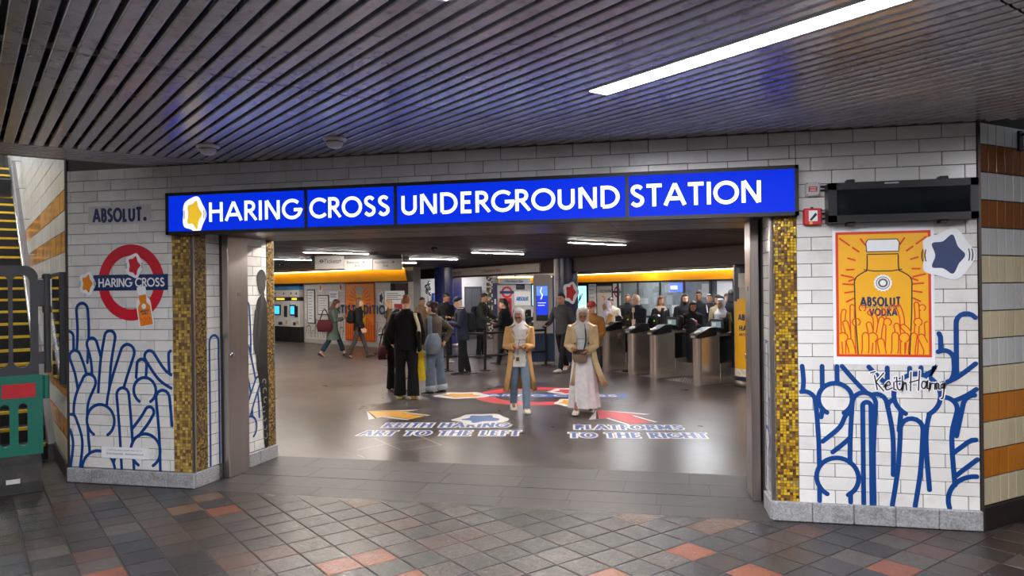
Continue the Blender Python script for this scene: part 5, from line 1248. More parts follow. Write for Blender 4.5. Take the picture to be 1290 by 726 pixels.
for a,b in (((-3.772,8.759),(-3.154,8.142)),((-3.496,8.459),(-3.12,8.839)),((-3.154,8.142),(-2.797,8.534)),((-3.349,9.104),(-2.814,8.532)),((-3.706,8.103),(-3.496,8.459)),((-3.589,7.844),(-3.455,7.738)),((-3.817,8.707),(-3.744,8.781))):
    g=Ground(y=.001); g.stroke([a,b],.014,False); g.build('tape_line',mat('worn_white',(170,158,152),.5,var=.3,scale=30),e)
for a,b in (((-8.5,11.5),(-5.2,13.2)),((-2.4,11.6),(.2,13.0))):
    g=Ground(y=.001); g.stroke([a,b],.012,False); g.build('tape_line',mat('worn_white',(170,158,152)),e)
# ================================================================== PEOPLE
def cloth(rgb,rough=.85,**k):
    return mat('cloth_%d_%d_%d'%rgb,rgb,rough,var=.12,scale=14,bump=.25,bscale=38,spec=.25,**k)
def skin_mat(rgb): return mat('skin_%d_%d_%d'%rgb,rgb,.5,var=.04,scale=20,spec=.35)
SK1,SK2,SK3,SK4,SK5=(206,160,134),(184,134,106),(140,96,72),(218,176,152),(166,116,90)
def ell_ring(cx,cy,z,w,d,n=22,e=2.3,fold=0,amp=0,ph=0):
    out=[]
    for k in range(n):
        a=2*math.pi*k/n; c,s=math.cos(a),math.sin(a); m=1+amp*math.sin(fold*a+ph)
        out.append(Vector((cx+w*m*math.copysign(abs(c)**(2/e),c),cy+d*m*math.copysign(abs(s)**(2/e),s),z)))
    return out
class Figure:
    def __init__(s,label,x,y,face,H=1.7,skin=SK1,lean=0.0,legs=((6,4,2),(-4,2,2)),hands=(None,None),head=(0,0),female=False,voxel=.013,turn=None,feet_turn=0,hw=1.0):
        s.H=H; h=H; s.vox=voxel; s.female=female; s.lean=lean
        ang=math.atan2(-y,-x)+math.radians(face)
        s.root=empty('person',(x,y,0),ang+math.pi/2,label,'person'); s.skin=skin_mat(skin)
        L=lambda v:Vector(v)
        # legs: (hip pitch forward, knee bend, abduction) left (+x) then right
        s.hip=[];s.knee=[];s.ank=[];s.toe=[]
        for sg,(p,kb,ab) in zip((1,-1),legs):
            p,kb,ab=map(math.radians,(p,kb,ab)); hp=L((sg*.05*h,0,.515*h))
            kn=hp+L((sg*math.sin(ab),-math.sin(p),-math.cos(p)))*.24*h
            q=p-kb; an=kn+L((sg*math.sin(ab)*.3,-math.sin(q),-math.cos(q)))*.235*h
            s.hip.append(hp);s.knee.append(kn);s.ank.append(an); s.toe.append(q)
        dz=min(min(a.z-.04*h+(0 if t>-.35 else -.015*h) for a,t in zip(s.ank,s.toe)),9)
        s.dz=-dz
        for lst in (s.hip,s.knee,s.ank):
            for v in lst: v.z+=s.dz
        s.base=s.dz
        s.zf=lambda f:f*h+s.dz
        s.sp=lambda f:-math.tan(lean)*max(0,f-.53)*h
        sw=(.098 if female else .108)*hw
        s.sw=sw
        s.sh=[L((sg*sw*h,s.sp(.805),s.zf(.80))) for sg in (1,-1)]
        s.elb=[];s.wri=[];s.hd=[]
        for i,sg in enumerate((1,-1)):
            S=s.sh[i]; t=hands[i]
            t=L((sg*.135*h,(-.03 if t is None else 0)*h,.48*h+s.dz)) if t is None else L((t[0]*h,t[1]*h+s.sp(t[2])*.0,t[2]*h+s.dz))
            a,b=.17*h,.15*h; d=t-S; Ld=min(d.length,(a+b)*.995); dn=d.normalized(); t=S+dn*Ld
            ca=(a*a+Ld*Ld-b*b)/(2*a*Ld); ca=max(-1,min(1,ca)); pole=L((sg*.5,.75,-.55)); pole=(pole-dn*pole.dot(dn)).normalized()
            E=S+dn*a*ca+pole*a*math.sqrt(max(0,1-ca*ca)); s.elb.append(E);s.wri.append(t); s.hd.append((t-E).normalized())
        # head frame
        pitch,yaw=math.radians(head[0]),math.radians(head[1]); s.neck=L((0,s.sp(.84),s.zf(.84)))
        s.Mh=Matrix.Translation(s.neck+L((0,-.006*h,.02*h)))@Matrix.Rotation(yaw,4,'Z')@Matrix.Rotation(pitch,4,'X')@Matrix.Translation((0,-.008*h,.072*h))
    def H3(s,p): return s.Mh@(Vector(p)*s.H)
    def head_ell(s,mb,c,r,nu=18,nv=12): 
        return mb.ellipsoid(s.H3(c),[v*s.H for v in r],nu,nv,s.Mh.to_3x3())
    def body(s,core=.72,legskin=False):
        h=s.H; mb=MB()
        # head with skull, jaw, nose, brow, lips and ears
        s.head_ell(mb,(0,.004,.012),(.044,.054,.056)); s.head_ell(mb,(0,-.012,-.018),(.038,.042,.05)); s.head_ell(mb,(0,-.03,-.052),(.02,.02,.016)); s.head_ell(mb,(0,-.056,-.012),(.009,.012,.015),10,8); s.head_ell(mb,(0,-.054,-.038),(.015,.008,.007),10,6); s.head_ell(mb,(0,-.048,.016),(.03,.009,.008),12,6)
        for sg in (1,-1): s.head_ell(mb,(sg*.046,.006,-.004),(.006,.012,.018),8,6)
        mb.capsule(s.H3((0,.01,-.03)),s.neck+Vector((0,0,-.03*h)),.031*h,.034*h)
        # torso core, kept inside the clothes
        mb.rings([ell_ring(0,s.sp(f),s.zf(f),w*h*core,d*h*core) for f,w,d in ((.48,.08,.06),(.55,.095,.065),(.62,.085,.06),(.7,.092,.062),(.78,.1,.06),(.815,.085,.045),(.84,.045,.036))])
        for i in (0,1):
            mb.capsule(s.sh[i],s.elb[i],.03*h*core,.025*h*core); mb.capsule(s.elb[i],s.wri[i],.025*h*core,.0165*h)
            mb.capsule(s.hip[i],s.knee[i],.045*h*core,.034*h*core); mb.capsule(s.knee[i],s.ank[i],.032*h*core if not legskin else .03*h,.021*h)
            t=max(-.9,min(.2,s.toe[i]*.8)); mb.capsule(s.ank[i],s.ank[i]+Vector((0,-.06*h*math.cos(t),-.022*h+.06*h*math.sin(min(0,t)))),.02*h,.016*h)
            s.hand(mb,i)
        me=remeshed(mb,s.vox,3,'body'); o=link('body',me,s.skin,s.root); s.eyes(); return o
    def hand(s,mb,i,curl=.5):
        h=s.H; w=s.wri[i]; d=s.hd[i]; sg=(1,-1)[i]
        side=d.cross(Vector((0,0,1))); side = side.normalized() if side.length>.2 else Vector((0,-1,0))
        # palm faces the body; fingers fan across the "side" axis
        ax=Vector((0,1,0)) if abs(d.z)>.8 else side
        ax=(ax-d*ax.dot(d)).normalized(); nrm=d.cross(ax).normalized()
        if nrm.x*sg>0: nrm=-nrm
        P=w+d*.028*h; M=Matrix((ax,d,nrm)).transposed()
        mb.ellipsoid(P,(.021*h,.03*h,.011*h),10,8,M)
        rf=max(.0056*h,s.vox*.78)
        for k,(o_,l) in enumerate(((-.0165,.036),(-.0055,.042),(.0055,.04),(.016,.031))):
            b=P+ax*o_*h+d*.02*h; m=b+d*l*.5*h+nrm*.006*h; t=m+(d*.6+nrm*.8).normalized()*l*.5*h
            mb.capsule(b,m,rf,rf*.95,8); mb.capsule(m,t,rf*.95,rf*.8,8)
        b=P-ax*.014*h-d*.008*h; m=b-ax*.016*h+d*.014*h+nrm*.008*h; mb.capsule(b,m,rf*1.1,rf,8); mb.capsule(m,m+d*.016*h+nrm*.006*h,rf,rf*.85,8)
    def eyes(s):
        h=s.H; e=MB(); b=MB()
        for sg in (1,-1):
            mb=MB(); s.head_ell(mb,(sg*.018,-.0485,.004),(.0075,.006,.0042),8,6); mb.build('eye',mat('eye_dark',(40,30,28),.3),s.root,smooth=True)
            mb=MB(); mb.tube([s.H3((sg*.008,-.056,.017)),s.H3((sg*.019,-.0565,.0195)),s.H3((sg*.029,-.052,.016))],.0028*h,6); mb.build('eyebrow',mat('brow_dark',(50,36,30),.8),s.root)
        mb=MB(); mb.tube([s.H3((-.013,-.0585,-.038)),s.H3((0,-.0615,-.037)),s.H3((.013,-.0585,-.038))],.0032*h,6); mb.build('mouth',mat('lip_tone',(150,84,76),.5),s.root)
    def hair(s,rgb,style='short'):
        h=s.H; mb=MB(); m=mat('hair_%d_%d_%d'%rgb,rgb,.55,var=.25,scale=30,bump=.4,bscale=60,stretch=(1,1,.25)); nm='hair'
        if style=='short': s.head_ell(mb,(0,.014,.026),(.049,.05,.05)); s.head_ell(mb,(0,-.009,.046),(.038,.034,.024))
        elif style=='stubble': s.head_ell(mb,(0,.0135,.018),(.0465,.049,.053))
        else:
            s.head_ell(mb,(0,.014,.024),(.052,.054,.054)); s.head_ell(mb,(0,-.012,.044),(.044,.04,.03))
            if style=='long':
                for sg in (1,-1): mb.capsule(s.H3((sg*.042,.004,.0)),s.H3((sg*.046,.008,-.1)),.017*h,.02*h)
                mb.rings([ [s.H3((q.x/h,q.y/h,q.z/h)) for q in ell_ring(0,cy*h,z*h,w*h,d*h,18)] for cy,z,w,d in ((.02,.0,.05,.04),(.03,-.06,.056,.034),(.036,-.12,.06,.03),(.038,-.165,.045,.022))])
            if style=='bun': s.head_ell(mb,(0,.064,.03),(.026,.024,.026)); s.head_ell(mb,(0,.03,-.03),(.04,.03,.035))
            if style=='pony': s.head_ell(mb,(0,.05,-.03),(.03,.03,.06)); s.head_ell(mb,(0,.06,-.09),(.022,.02,.05))
            if style=='curly':
                for k in range(14): a=k*2.4; s.head_ell(mb,(.055*math.cos(a),.025+.035*math.sin(a),.03-.012*k),(.028,.028,.028),10,7)
        link(nm,remeshed(mb,s.vox,2,nm),m,s.root)
    def beard(s,rgb):
        mb=MB(); s.head_ell(mb,(0,-.024,-.05),(.034,.034,.026)); link('beard',remeshed(mb,s.vox,2,'beard'),mat('hair_%d_%d_%d'%rgb,rgb,.7),s.root)
    def hijab(s,rgb):
        h=s.H; mb=MB(); m=cloth(rgb,.8)
        s.head_ell(mb,(0,.019,.012),(.0545,.058,.066)); s.head_ell(mb,(0,.002,.06),(.044,.046,.025)); 
        for sg in (1,-1): mb.capsule(s.H3((sg*.047,.002,.025)),s.H3((sg*.042,.0,-.06)),.0125*h,.0135*h)
        mb.capsule(s.H3((-.03,.004,-.092)),s.H3((.03,.004,-.092)),.017*h,.017*h)
        mb.rings([ell_ring(0,s.sp(f)+cy*h,s.zf(f),w*h,d*h,22,2.2,7,.03) for f,cy,w,d in ((.885,-.004,.05,.05),(.855,-.01,.06,.055),(.83,-.012,.084,.064),(.80,-.02,.1,.074),(.74,-.03,.085,.066),(.70,-.036,.06,.055))])
        link('headscarf',remeshed(mb,min(s.vox,.011),3,'headscarf'),m,s.root)
    def cap(s,rgb,brim=True):
        h=s.H; mb=MB(); s.head_ell(mb,(0,.006,.036),(.051,.059,.044))
        if brim: mb.rings([[s.H3((w*math.cos(a),-.045+(-.045 if math.sin(a)<0 else 0)*abs(math.sin(a)),z+.004*abs(math.sin(a)))) for a in [2*math.pi*k/16 for k in range(16)]] for z,w in ((.018,.04),(.025,.04))])
        link('cap' if brim else 'beanie',remeshed(mb,min(s.vox,.009),1,'cap'),cloth(rgb),s.root)
        if not brim:
            mb=MB(); mb.rings([[s.H3((w*math.cos(a),.004+d*math.sin(a),z)) for a in [2*math.pi*k/20 for k in range(20)]] for z,w,d in ((.014,.05,.059),(.014,.054,.063),(.036,.054,.063),(.038,.049,.058))]); mb.build('beanie_fold',cloth(rgb),s.root,smooth=True)
    def glasses(s):
        mb=MB()
        for sg in (1,-1): mb.tube([s.H3((sg*.019+.013*math.cos(a),-.057,.003+.011*math.sin(a))) for a in [2*math.pi*k/12 for k in range(13)]],.0014*s.H,5,False); mb.tube([s.H3((sg*.032,-.055,.004)),s.H3((sg*.046,.0,.004))],.0014*s.H,5)
        mb.tube([s.H3((-.007,-.058,.004)),s.H3((.007,-.058,.004))],.0014*s.H,5); mb.build('glasses',mat('frame_black',(20,18,18),.3),s.root)
    def trousers(s,rgb,fit=1.0,flare=1.0,hem=.0,cuff=None):
        h=s.H; mb=MB(); k=1.06 if s.female else 1.0
        mb.rings([ell_ring(0,s.sp(f),s.zf(f),w*h*k,d*h) for f,w,d in ((.615,.08,.058),(.57,.09,.064),(.52,.096,.068),(.475,.085,.06),(.46,.05,.04))])
        for i in (0,1):
            ak=s.ank[i].lerp(s.knee[i],hem); P=[s.hip[i]+Vector((0,0,.01*h)),s.hip[i].lerp(s.knee[i],.5),s.knee[i],s.knee[i].lerp(ak,.5),ak+Vector((0,.004*h,-.012*h))]
            mb.tube(P,[.055*h*fit,.05*h*fit,.04*h*fit,.037*h*fit*(1+flare)/2,.033*h*fit*flare],14)
        link('trousers',remeshed(mb,s.vox,4,'trousers'),cloth(rgb),s.root)
        if cuff:
            for i in (0,1): a=s.ank[i].lerp(s.knee[i],hem); mb=MB(); mb.tube([a+Vector((0,.004*h,-.014*h)),a.lerp(s.knee[i],.2)],[.036*h*fit*flare,.037*h*fit*flare],16); mb.build('turned_cuff',cloth(cuff),s.root,smooth=True)
    def skirt(s,rgb,hem=.06,w=.13,d=.11,sway=0):
        h=s.H; mb=MB(); R=[]
        for q in range(9):
            t=q/8; f=.62+(hem-.62)*t; ww=.08+(w-.08)*t**.75; dd=.06+(d-.06)*t**.75; off=(sum((a.y for a in s.ank))/2)*t*.6
            z=f*h+s.dz*(1-t); R.append(ell_ring(sway*t*h,s.sp(f)+off,z,ww*h,dd*h,56,2.0,9,.0+.09*t,.6))
        mb.rings(R,False); me=mb.mesh('skirt',True); link('skirt',me,cloth(rgb),s.root)
    def top(s,rgb,hem=.5,bulk=1.0,flare=1.0,name='jacket',sleeve=1.0,collar=True,cuffs=None):
        h=s.H; mb=MB(); b=bulk; k=.94 if s.female else 1.0
        R=[]
        if hem<.5: 
            n=4
            for q in range(n): t=q/n; f=hem+(.5-hem)*t; R.append((f,.098*(flare+(1-flare)*t),.072*(flare+(1-flare)*t)))
        R+=[(f,w,d) for f,w,d in ((.5,.098,.072),(.56,.096,.07),(.62,.09,.066),(.7,.097,.07),(.77,.108,.07),(.805,.106,.06),(.83,.075,.05),(.848,.046,.042)) if f>=hem]
        mb.rings([ell_ring(0,s.sp(f)+.002*h,s.zf(f),w*h*b*k,d*h*b) for f,w,d in R])
        for i in (0,1):
            mb.tube([s.sh[i]+Vector(((-1,1)[i]*.02*h,0,.004*h)),s.sh[i],s.sh[i].lerp(s.elb[i],.5),s.elb[i],s.elb[i].lerp(s.wri[i],.5),s.elb[i].lerp(s.wri[i],sleeve*.97)],[.03*h*b,.037*h*b,.036*h*b,.033*h*b,.03*h*b,.026*h*b],14)
        link(name,remeshed(mb,s.vox,3,name),cloth(rgb),s.root)
        if collar:
            mb=MB(); mb.rings([ell_ring(0,s.sp(.84)+.002*h,s.zf(f),w*h,d*h,20) for f,w,d in ((.835,.056,.05),(.862,.046,.045),(.866,.041,.04),(.84,.04,.038))],False); mb.build('collar',cloth(rgb),s.root,smooth=True)
    def shirt_front(s,rgb,w=.03,z0=.52,z1=.83):
        h=s.H; mb=MB(); mb.rings([[Vector((x*h,s.sp(f)-(.066+.012)*h*dp,s.zf(f))) for x,dp in ((-w*q,.94),(0,1.0),(w*q,.94),(0,.7))] for f,q in ((z0,.8),(.62,1),(.72,1.1),(z1,.7))]); mb.build('shirt',cloth(rgb),s.root,smooth=True)
    def open_coat(s,rgb,hem=.2,flare=1.5,gap0=.25,gap1=.85,bulk=1.08,sway=0.0,lapel=True,back=0.0):
        """long coat worn open: a C-shaped shell with thickness, sleeves, lapels and belt loops"""
        h=s.H; mb=MB(); n=30; rings=[]; th=.012
        prof=[(hem,.1*flare,.085*flare),(hem+(.5-hem)*.5,.1*(flare+1)/2,.08*(flare+1)/2),(.5,.104,.078),(.6,.098,.074),(.7,.103,.076),(.77,.112,.076),(.805,.112,.066),(.832,.082,.058),(.85,.052,.048)]
        for f,w,d in prof:
            t=(.85-f)/(.85-hem); g=gap0+(gap1-gap0)*t; r=[]
            A=[-math.pi/2+g+(2*math.pi-2*g)*k/n for k in range(n+1)]
            def pt(a,k):
                m=1+.05*t*math.sin(6*a+1); return Vector((w*h*bulk*k*m*math.cos(a)+sway*t*t*h,s.sp(f)+d*h*bulk*k*m*math.sin(a)+back*t*t*h,s.zf(f)))
            r=[pt(a,1) for a in A]+[pt(a,1-th/w*1.0) for a in reversed(A)]; rings.append(r)
        mb.rings(rings); me=mb.mesh('coat',True); fix_normals(me); link('coat',me,cloth(rgb),s.root)
        for i in (0,1):
            mb=MB(); mb.tube([s.sh[i]+Vector(((-1,1)[i]*.025*h,0,.0)),s.sh[i]+Vector((0,0,.004*h)),s.sh[i].lerp(s.elb[i],.5),s.elb[i],s.elb[i].lerp(s.wri[i],.5),s.elb[i].lerp(s.wri[i],.93)],[.03*h,.043*h,.042*h,.039*h,.036*h,.033*h],16)
            link('sleeve',remeshed(mb,s.vox,3,'sleeve'),cloth(rgb),s.root)
            a=s.elb[i].lerp(s.wri[i],.78); b_=s.elb[i].lerp(s.wri[i],.86); mb=MB(); mb.tube([a,b_],.0365*h,16); mb.build('cuff_strap',cloth(rgb),s.root,smooth=True)
        if lapel:
            for sg in (1,-1):
                mb=MB(); y0=s.sp(.8)-.058*h
                P=[(sg*.022,-.072,.70),(sg*.03,-.068,.80),(sg*.046,-.05,.845),(sg*.085,-.05,.825),(sg*.078,-.072,.765)]
                vs=[Vector((p[0]*h,s.sp(p[2])+p[1]*h*bulk-.006*h,s.zf(p[2]))) for p in P]; vs2=[v+Vector((0,.012*h,0)) for v in vs]; m_=len(vs)
                mb.add(vs+vs2,[tuple(range(m_)),tuple(range(2*m_-1,m_-1,-1))]+[(q,q+m_,(q+1)%m_+m_,(q+1)%m_) for q in range(m_)]); mb.build('lapel',cloth(rgb),s.root)
                for zz in (.66,.58): mb=MB(); mb.ellipsoid((sg*.062*h,s.sp(zz)-.078*h*bulk,s.zf(zz)),(.0075*h,.004*h,.0075*h),8,6); mb.build('button',mat('button_dark',(50,36,28),.4),s.root)
    def shoes(s,rgb,sole=(220,216,210),big=1.0,boot=False):
        h=s.H
        for i in (0,1):
            t=max(-.9,min(.15,s.toe[i]*.85)); a=s.ank[i]; R=Matrix.Rotation(-t,3,'X'); mb=MB(); sl=MB()
            sec=[(.032,.018,.0,.034),(.02,.025,.0,.042),(-.005,.027,.0,.05),(-.035,.028,.0,.036),(-.065,.029,.0,.026),(-.09,.024,.0,.02),(-.103,.012,.0,.014)]
            def ring(y,w,z0,z1,lo,hi):
                return [a+R@(Vector((x*w*big*h,(y*1.22-.002)*h,(-.04+zz)*h))) for x,zz in ((-.8,lo),(.8,lo),(1,lo+(hi-lo)*.4),(.75,hi*.85+lo*.15),(0,hi),(-.75,hi*.85+lo*.15),(-1,lo+(hi-lo)*.4))]
            mb.rings([ring(y,w,z0,z1,.009,z1) for y,w,z0,z1 in sec]); sl.rings([ring(y,w*1.06,0,0,.0,.012) for y,w,z0,z1 in sec])
            if boot: mb.tube([a+Vector((0,.004*h,-.01*h)),a+Vector((0,.004*h,.07*h))],[.03*h,.032*h],12)
            o=link('shoe',fix_normals(mb.mesh('shoe',True)),mat('shoe_%d_%d_%d'%rgb,rgb,.5,var=.08),s.root); link('sole',fix_normals(sl.mesh('sole',True)),mat('shoe_%d_%d_%d'%sole,sole,.6),o)
    def W(s,p):   # local point to world
        v=Matrix.Translation(s.root.location)@Matrix.Rotation(s.root.rotation_euler.z,4,'Z')@Vector(p); return v
    def palm(s,i): return s.W(s.wri[i]+s.hd[i]*.045*s.H)
def carried(name,label,cat,loc,rz,parts):
    e=empty(name,loc,rz,label,cat)
    for nm,me,m in parts: link(nm,me,m,e)
    return e
def sack(w,d,ht,vox=.02,sag=.2,n=22):
    mb=MB(); mb.rings([ell_ring(0,0,-ht*t,w*(.75+.5*math.sin(math.pi*min(1,t*.9))*(1+sag)/2),d*(.55+.6*math.sin(math.pi*min(1,t*.95))),n,3) for t in (0,.12,.3,.5,.7,.88,.97,1.0)]); return fix_normals(mb.mesh('bag',True))
def strap_mesh(pts,wd=.012): return MB().tube(spline3(pts),wd,8,squash=(1.8,.5)).mesh('strap',True)
def spline3(P,n=6):
    P=[Vector(p) for p in P]; out=[]
    for i in range(len(P)-1):
        p0,p1,p2,p3=P[max(i-1,0)],P[i],P[i+1],P[min(i+2,len(P)-1)]
        for k in range(n): t=k/n; out.append(.5*((2*p1)+(p2-p0)*t+(2*p0-5*p1+4*p2-p3)*t*t+(3*p1-p0-3*p2+p3)*t**3))
    return out+[P[-1]]
def phone(fig,i,label,lit=False):
    p=fig.palm(i); e=empty('phone',p,fig.root.rotation_euler.z,label,'phone'); e.rotation_euler=(math.radians(-45),0,fig.root.rotation_euler.z)
    MB().chamfer_box(-.037,.037,-.006,.004,-.06,.09,.003).build('case',mat('phone_black',(20,20,22),.2),e); MB().box(-.033,.033,.004,.0055,-.055,.085).build('screen',mat('phone_screen',(60,80,110),.15,emit=.4,erg=(120,150,190)),e)
def backpack(fig,rgb,label,w=.14,d=.085,ht=.42,z=.80):
    h=fig.H; base=fig.W((0,.075*h+fig.sp(.7)+d*.75,fig.zf(z)))
    m=cloth(rgb); e=empty('backpack',base,fig.root.rotation_euler.z,label,'backpack')
    mb=MB(); mb.rings([ell_ring(0,0,-ht*t,w*k,d*k2,22,3) for t,k,k2 in ((0,.5,.4),(.06,.8,.7),(.2,.97,.9),(.6,1.05,1.1),(.9,1,1),(1,.8,.7))]); link('pack_body',fix_normals(mb.mesh('pack',True)),m,e)
    mb=MB(); mb.rings([ell_ring(0,d*.95,-ht*t,w*.75*k,d*.3,18,3) for t,k in ((.48,.8),(.55,1),(.85,1),(.92,.8))]); link('front_pocket',fix_normals(mb.mesh('pocket',True)),m,e)
    for sg in (1,-1): link('strap',MB().tube(spline3([(sg*.07,-d*.6,-.03),(sg*.08,-d-.07*h,.03),(sg*.085,-d-.145*h,-.04),(sg*.1,-d-.14*h,-.2),(sg*.11,-d*.8,-.33)]),.017,8,squash=(1.5,.4)).mesh('strap',True),m,e)
WALK=((24,6,2),(-20,14,2)); WALK2=((-18,16,2),(22,4,2)); STAND=((3,3,3),(-2,2,3))
hang=lambda sg,y=-.02,z=.48,x=.14:(sg*x,y,z)
# ---- the two women in headscarves, nearest to the entrance
def woman_tan():
    F=Figure('woman in a grey headscarf and open tan coat walking towards the entrance',-2.36,11.05,4,1.6,SK5,.05,((14,10,1),(-14,16,1)),((.03,-.155,.63),(-.06,-.15,.64)),(24,-14),True,.0085)
    F.body(); F.hijab((204,202,204)); F.glasses()
    F.trousers((118,136,156),.98,1.12); F.top((214,212,214),.44,1.0,1.08,'shirt',.9,False); F.open_coat((190,148,98),.21,1.45,.42,1.0,1.08,.0); F.shoes((206,196,182),big=1.15)
    h=F.H
    e=carried('lanyard_badge','small badge hanging on a lanyard over the white shirt','badge',F.W((-.028*h,-.098*h,F.zf(.53))),F.root.rotation_euler.z,[('card',MB().chamfer_box(-.035,.035,-.003,.003,-.07,.035,.002).mesh('card'),mat('badge_card',(206,190,150),.4)),('photo',MB().box(-.024,.024,-.0045,-.003,-.05,.01).mesh('p'),mat('badge_dark',(70,70,64),.4)),('strap',MB().tube([(0,-.0,.03),(.02,.005,.2),(.05,.015,.36)],.004,6).mesh('s'),mat('strap_black',(30,30,32),.6))])
    carried('wrist_watch','dark watch on the wrist of the woman in tan','watch',F.W(F.elb[0].lerp(F.wri[0],.97)),F.root.rotation_euler.z,[('band',MB().ellipsoid((0,0,0),(.028,.028,.022),12,8).mesh('w',True),mat('strap_black',(30,30,32)))])
woman_tan()
def woman_trench():
    F=Figure('woman in a pale headscarf, beige trench coat and long white skirt',-1.39,11.05,-6,1.63,SK5,.06,((-10,14,1),(14,6,1)),((.045,-.15,.59),(-.075,-.145,.61)),(30,10),True,.0085)
    F.body(); F.hijab((196,194,192))
    F.top((190,198,206),.5,1.0,1.0,'shirt',.92,False); F.skirt((222,218,222),.055,.145,.12,.0); F.open_coat((194,170,134),.27,1.55,.36,.95,1.1,.05); F.shoes((216,210,204),big=1.15)
    h=F.H; z=F.root.rotation_euler.z
    carried('crossbody_bag','taupe crossbody bag held in front of the white skirt','bag',F.W((-.015*h,-.125*h,F.zf(.595))),z,[('bag_body',sack(.105,.05,.17),cloth((128,110,94))),('flap',MB().chamfer_box(-.1,.1,-.06,-.02,-.05,.02,.012).mesh('f'),cloth((70,60,54))),('strap',MB().tube(spline3([(.06,-.0,0),(.09,.02,.17),(.075,.04,.32),(.05,.1,.42)]),.013,8,squash=(1.6,.5)).mesh('s',True),mat('strap_black',(30,30,32),.6))])
woman_trench()
# ---- the group standing on the left
def man_black():
    F=Figure('man in black sweatshirt and wide black trousers seen from behind',-4.6,12.1,172,1.8,SK4,.0,((4,2,3),(-6,2,4)),((.135,-.06,.53),(-.14,-.05,.52)),(4,-6),False,.0095)
    F.body(); F.hair((150,98,66),'stubble'); F.trousers((20,20,22),1.2,1.55,.0); F.top((17,17,19),.47,1.14,1.0,'sweatshirt',1.0); F.shoes((206,164,60),(200,180,120))
    h=F.H; z=F.root.rotation_euler.z
    carried('tote_bag','black tote with a long cream strap on the shoulder of the man in black','bag',F.W((-.135*h,.03*h,F.zf(.52))),z,[('bag_body',MB().chamfer_box(-.03,.03,-.13,.13,-.12,.24,.02).mesh('b'),cloth((16,16,18))),('strap',MB().tube(spline3([(.02,.05,-.14),(.0,.085,.05),(-.0,.09,.3),(.06,.075,.5),(.07,.0,.545)]),.024,8,squash=(1.3,.35)).mesh('s',True),mat('cream_webbing',(206,190,156),.8))])
man_black()
def hidden_friend():
    F=Figure('person in black mostly hidden behind the man in black',-5.12,12.95,20,1.54,SK2,.0,STAND,(hang(1),hang(-1)),(0,10),True,.014); F.body(); F.hair((40,30,28),'long'); F.top((24,22,24),.4,1.05); F.trousers((18,18,20),1.1,1.4); F.shoes((20,20,22),(40,40,42))
    carried('shoulder_bag','maroon bag beside the man in black','bag',F.W((-.17*F.H,0,F.zf(.56))),F.root.rotation_euler.z,[('bag_body',sack(.1,.07,.26),cloth((72,34,38))),('strap',MB().tube(spline3([(-.06,0,0),(.02,0,.3),(.1,0,.42)]),.012,8).mesh('s'),cloth((60,28,32)))])
hidden_friend()
def woman_denim():
    F=Figure('woman with dark hair, brown top and turned-up jeans',-4.28,12.66,-128,1.67,SK1,.02,((2,3,3),(-5,3,4)),((.1,-.1,.56),(-.11,.06,.56)),(8,12),True,.0095)
    F.body(); F.hair((58,34,34),'bun'); F.trousers((92,108,126),1.2,1.35,.06,(150,160,172)); F.top((84,74,66),.5,1.06,1.0,'top'); F.shoes((24,24,26),(150,148,146))
    h=F.H; z=F.root.rotation_euler.z
    carried('denim_bag','slouchy grey-blue denim bag across the back of the woman in jeans','bag',F.W((.09*h,.06*h,F.zf(.66))),z+.3,[('bag_body',sack(.2,.1,.36,sag=.6),cloth((104,116,130))),('strap',MB().tube(spline3([(.14,0,-.06),(.08,-.03,.18),(-.02,-.06,.3),(-.16,-.03,.12),(-.18,0,-.05)]),.03,8,squash=(1.3,.4)).mesh('s',True),cloth((104,116,130)))])
    p=Vector((-4.47,12.42)); carried('shopping_bag','bright yellow shopping bag between the standing couple','bag',(p.x,p.y,.80),YAW,[('bag_body',MB().poly_prism([(-.1,-.52),(.1,-.52),(.075,0),(-.06,0)],-.05,.05,'y').mesh('b'),mat('yellow_plastic',(240,206,20),.4,var=.1)),('handle',MB().tube(spline3([(-.04,0,0),(.0,0,.13),(.05,0,0)]),.008,6).mesh('h'),mat('yellow_plastic',(240,206,20)))])
woman_denim()
# ---- walkers by the ticket wall
def woman_green():
    F=Figure('woman in a grey-green coat walking right and looking at a phone',-9.66,19.58,84,1.7,SK1,.03,((24,4,2),(-18,16,2)),((.05,-.17,.67),(-.04,-.17,.68)),(26,0),True,.015); F.body(legskin=True); F.hair((92,58,44),'long'); F.trousers((36,54,68),1.05,1.15,.25); F.top((92,102,92),.31,1.16,1.35,'coat'); F.shoes((24,20,22),(60,50,46))
    phone(F,1,'phone held by the woman in the grey-green coat')
    carried('shoulder_bag','burgundy shoulder bag behind the woman in the grey-green coat','bag',F.W((-.13*F.H,.12*F.H,F.zf(.66))),F.root.rotation_euler.z+math.pi/2,[('bag_body',sack(.22,.09,.34),cloth((84,34,42))),('strap',MB().tube(spline3([(-.14,0,-.02),(0,.03,.3),(.14,0,-.02)]),.014,8).mesh('s'),cloth((84,34,42)))])
woman_green()
def woman_black_pack():
    F=Figure('woman in black with a backpack walking right past the orange poster',-8.7,19.19,86,1.7,SK1,.02,((20,4,2),(-14,14,2)),(hang(1,-.08,.5),hang(-1,-.06,.5)),(4,-20),True,.015); F.body(); F.hair((112,74,50),'long'); F.trousers((66,56,52),.92,.95); F.top((24,24,26),.46,1.08); F.shoes((30,24,22),(60,44,34)); backpack(F,(22,22,24),'black backpack on the woman passing the orange poster',.13,.1,.36)
woman_black_pack()
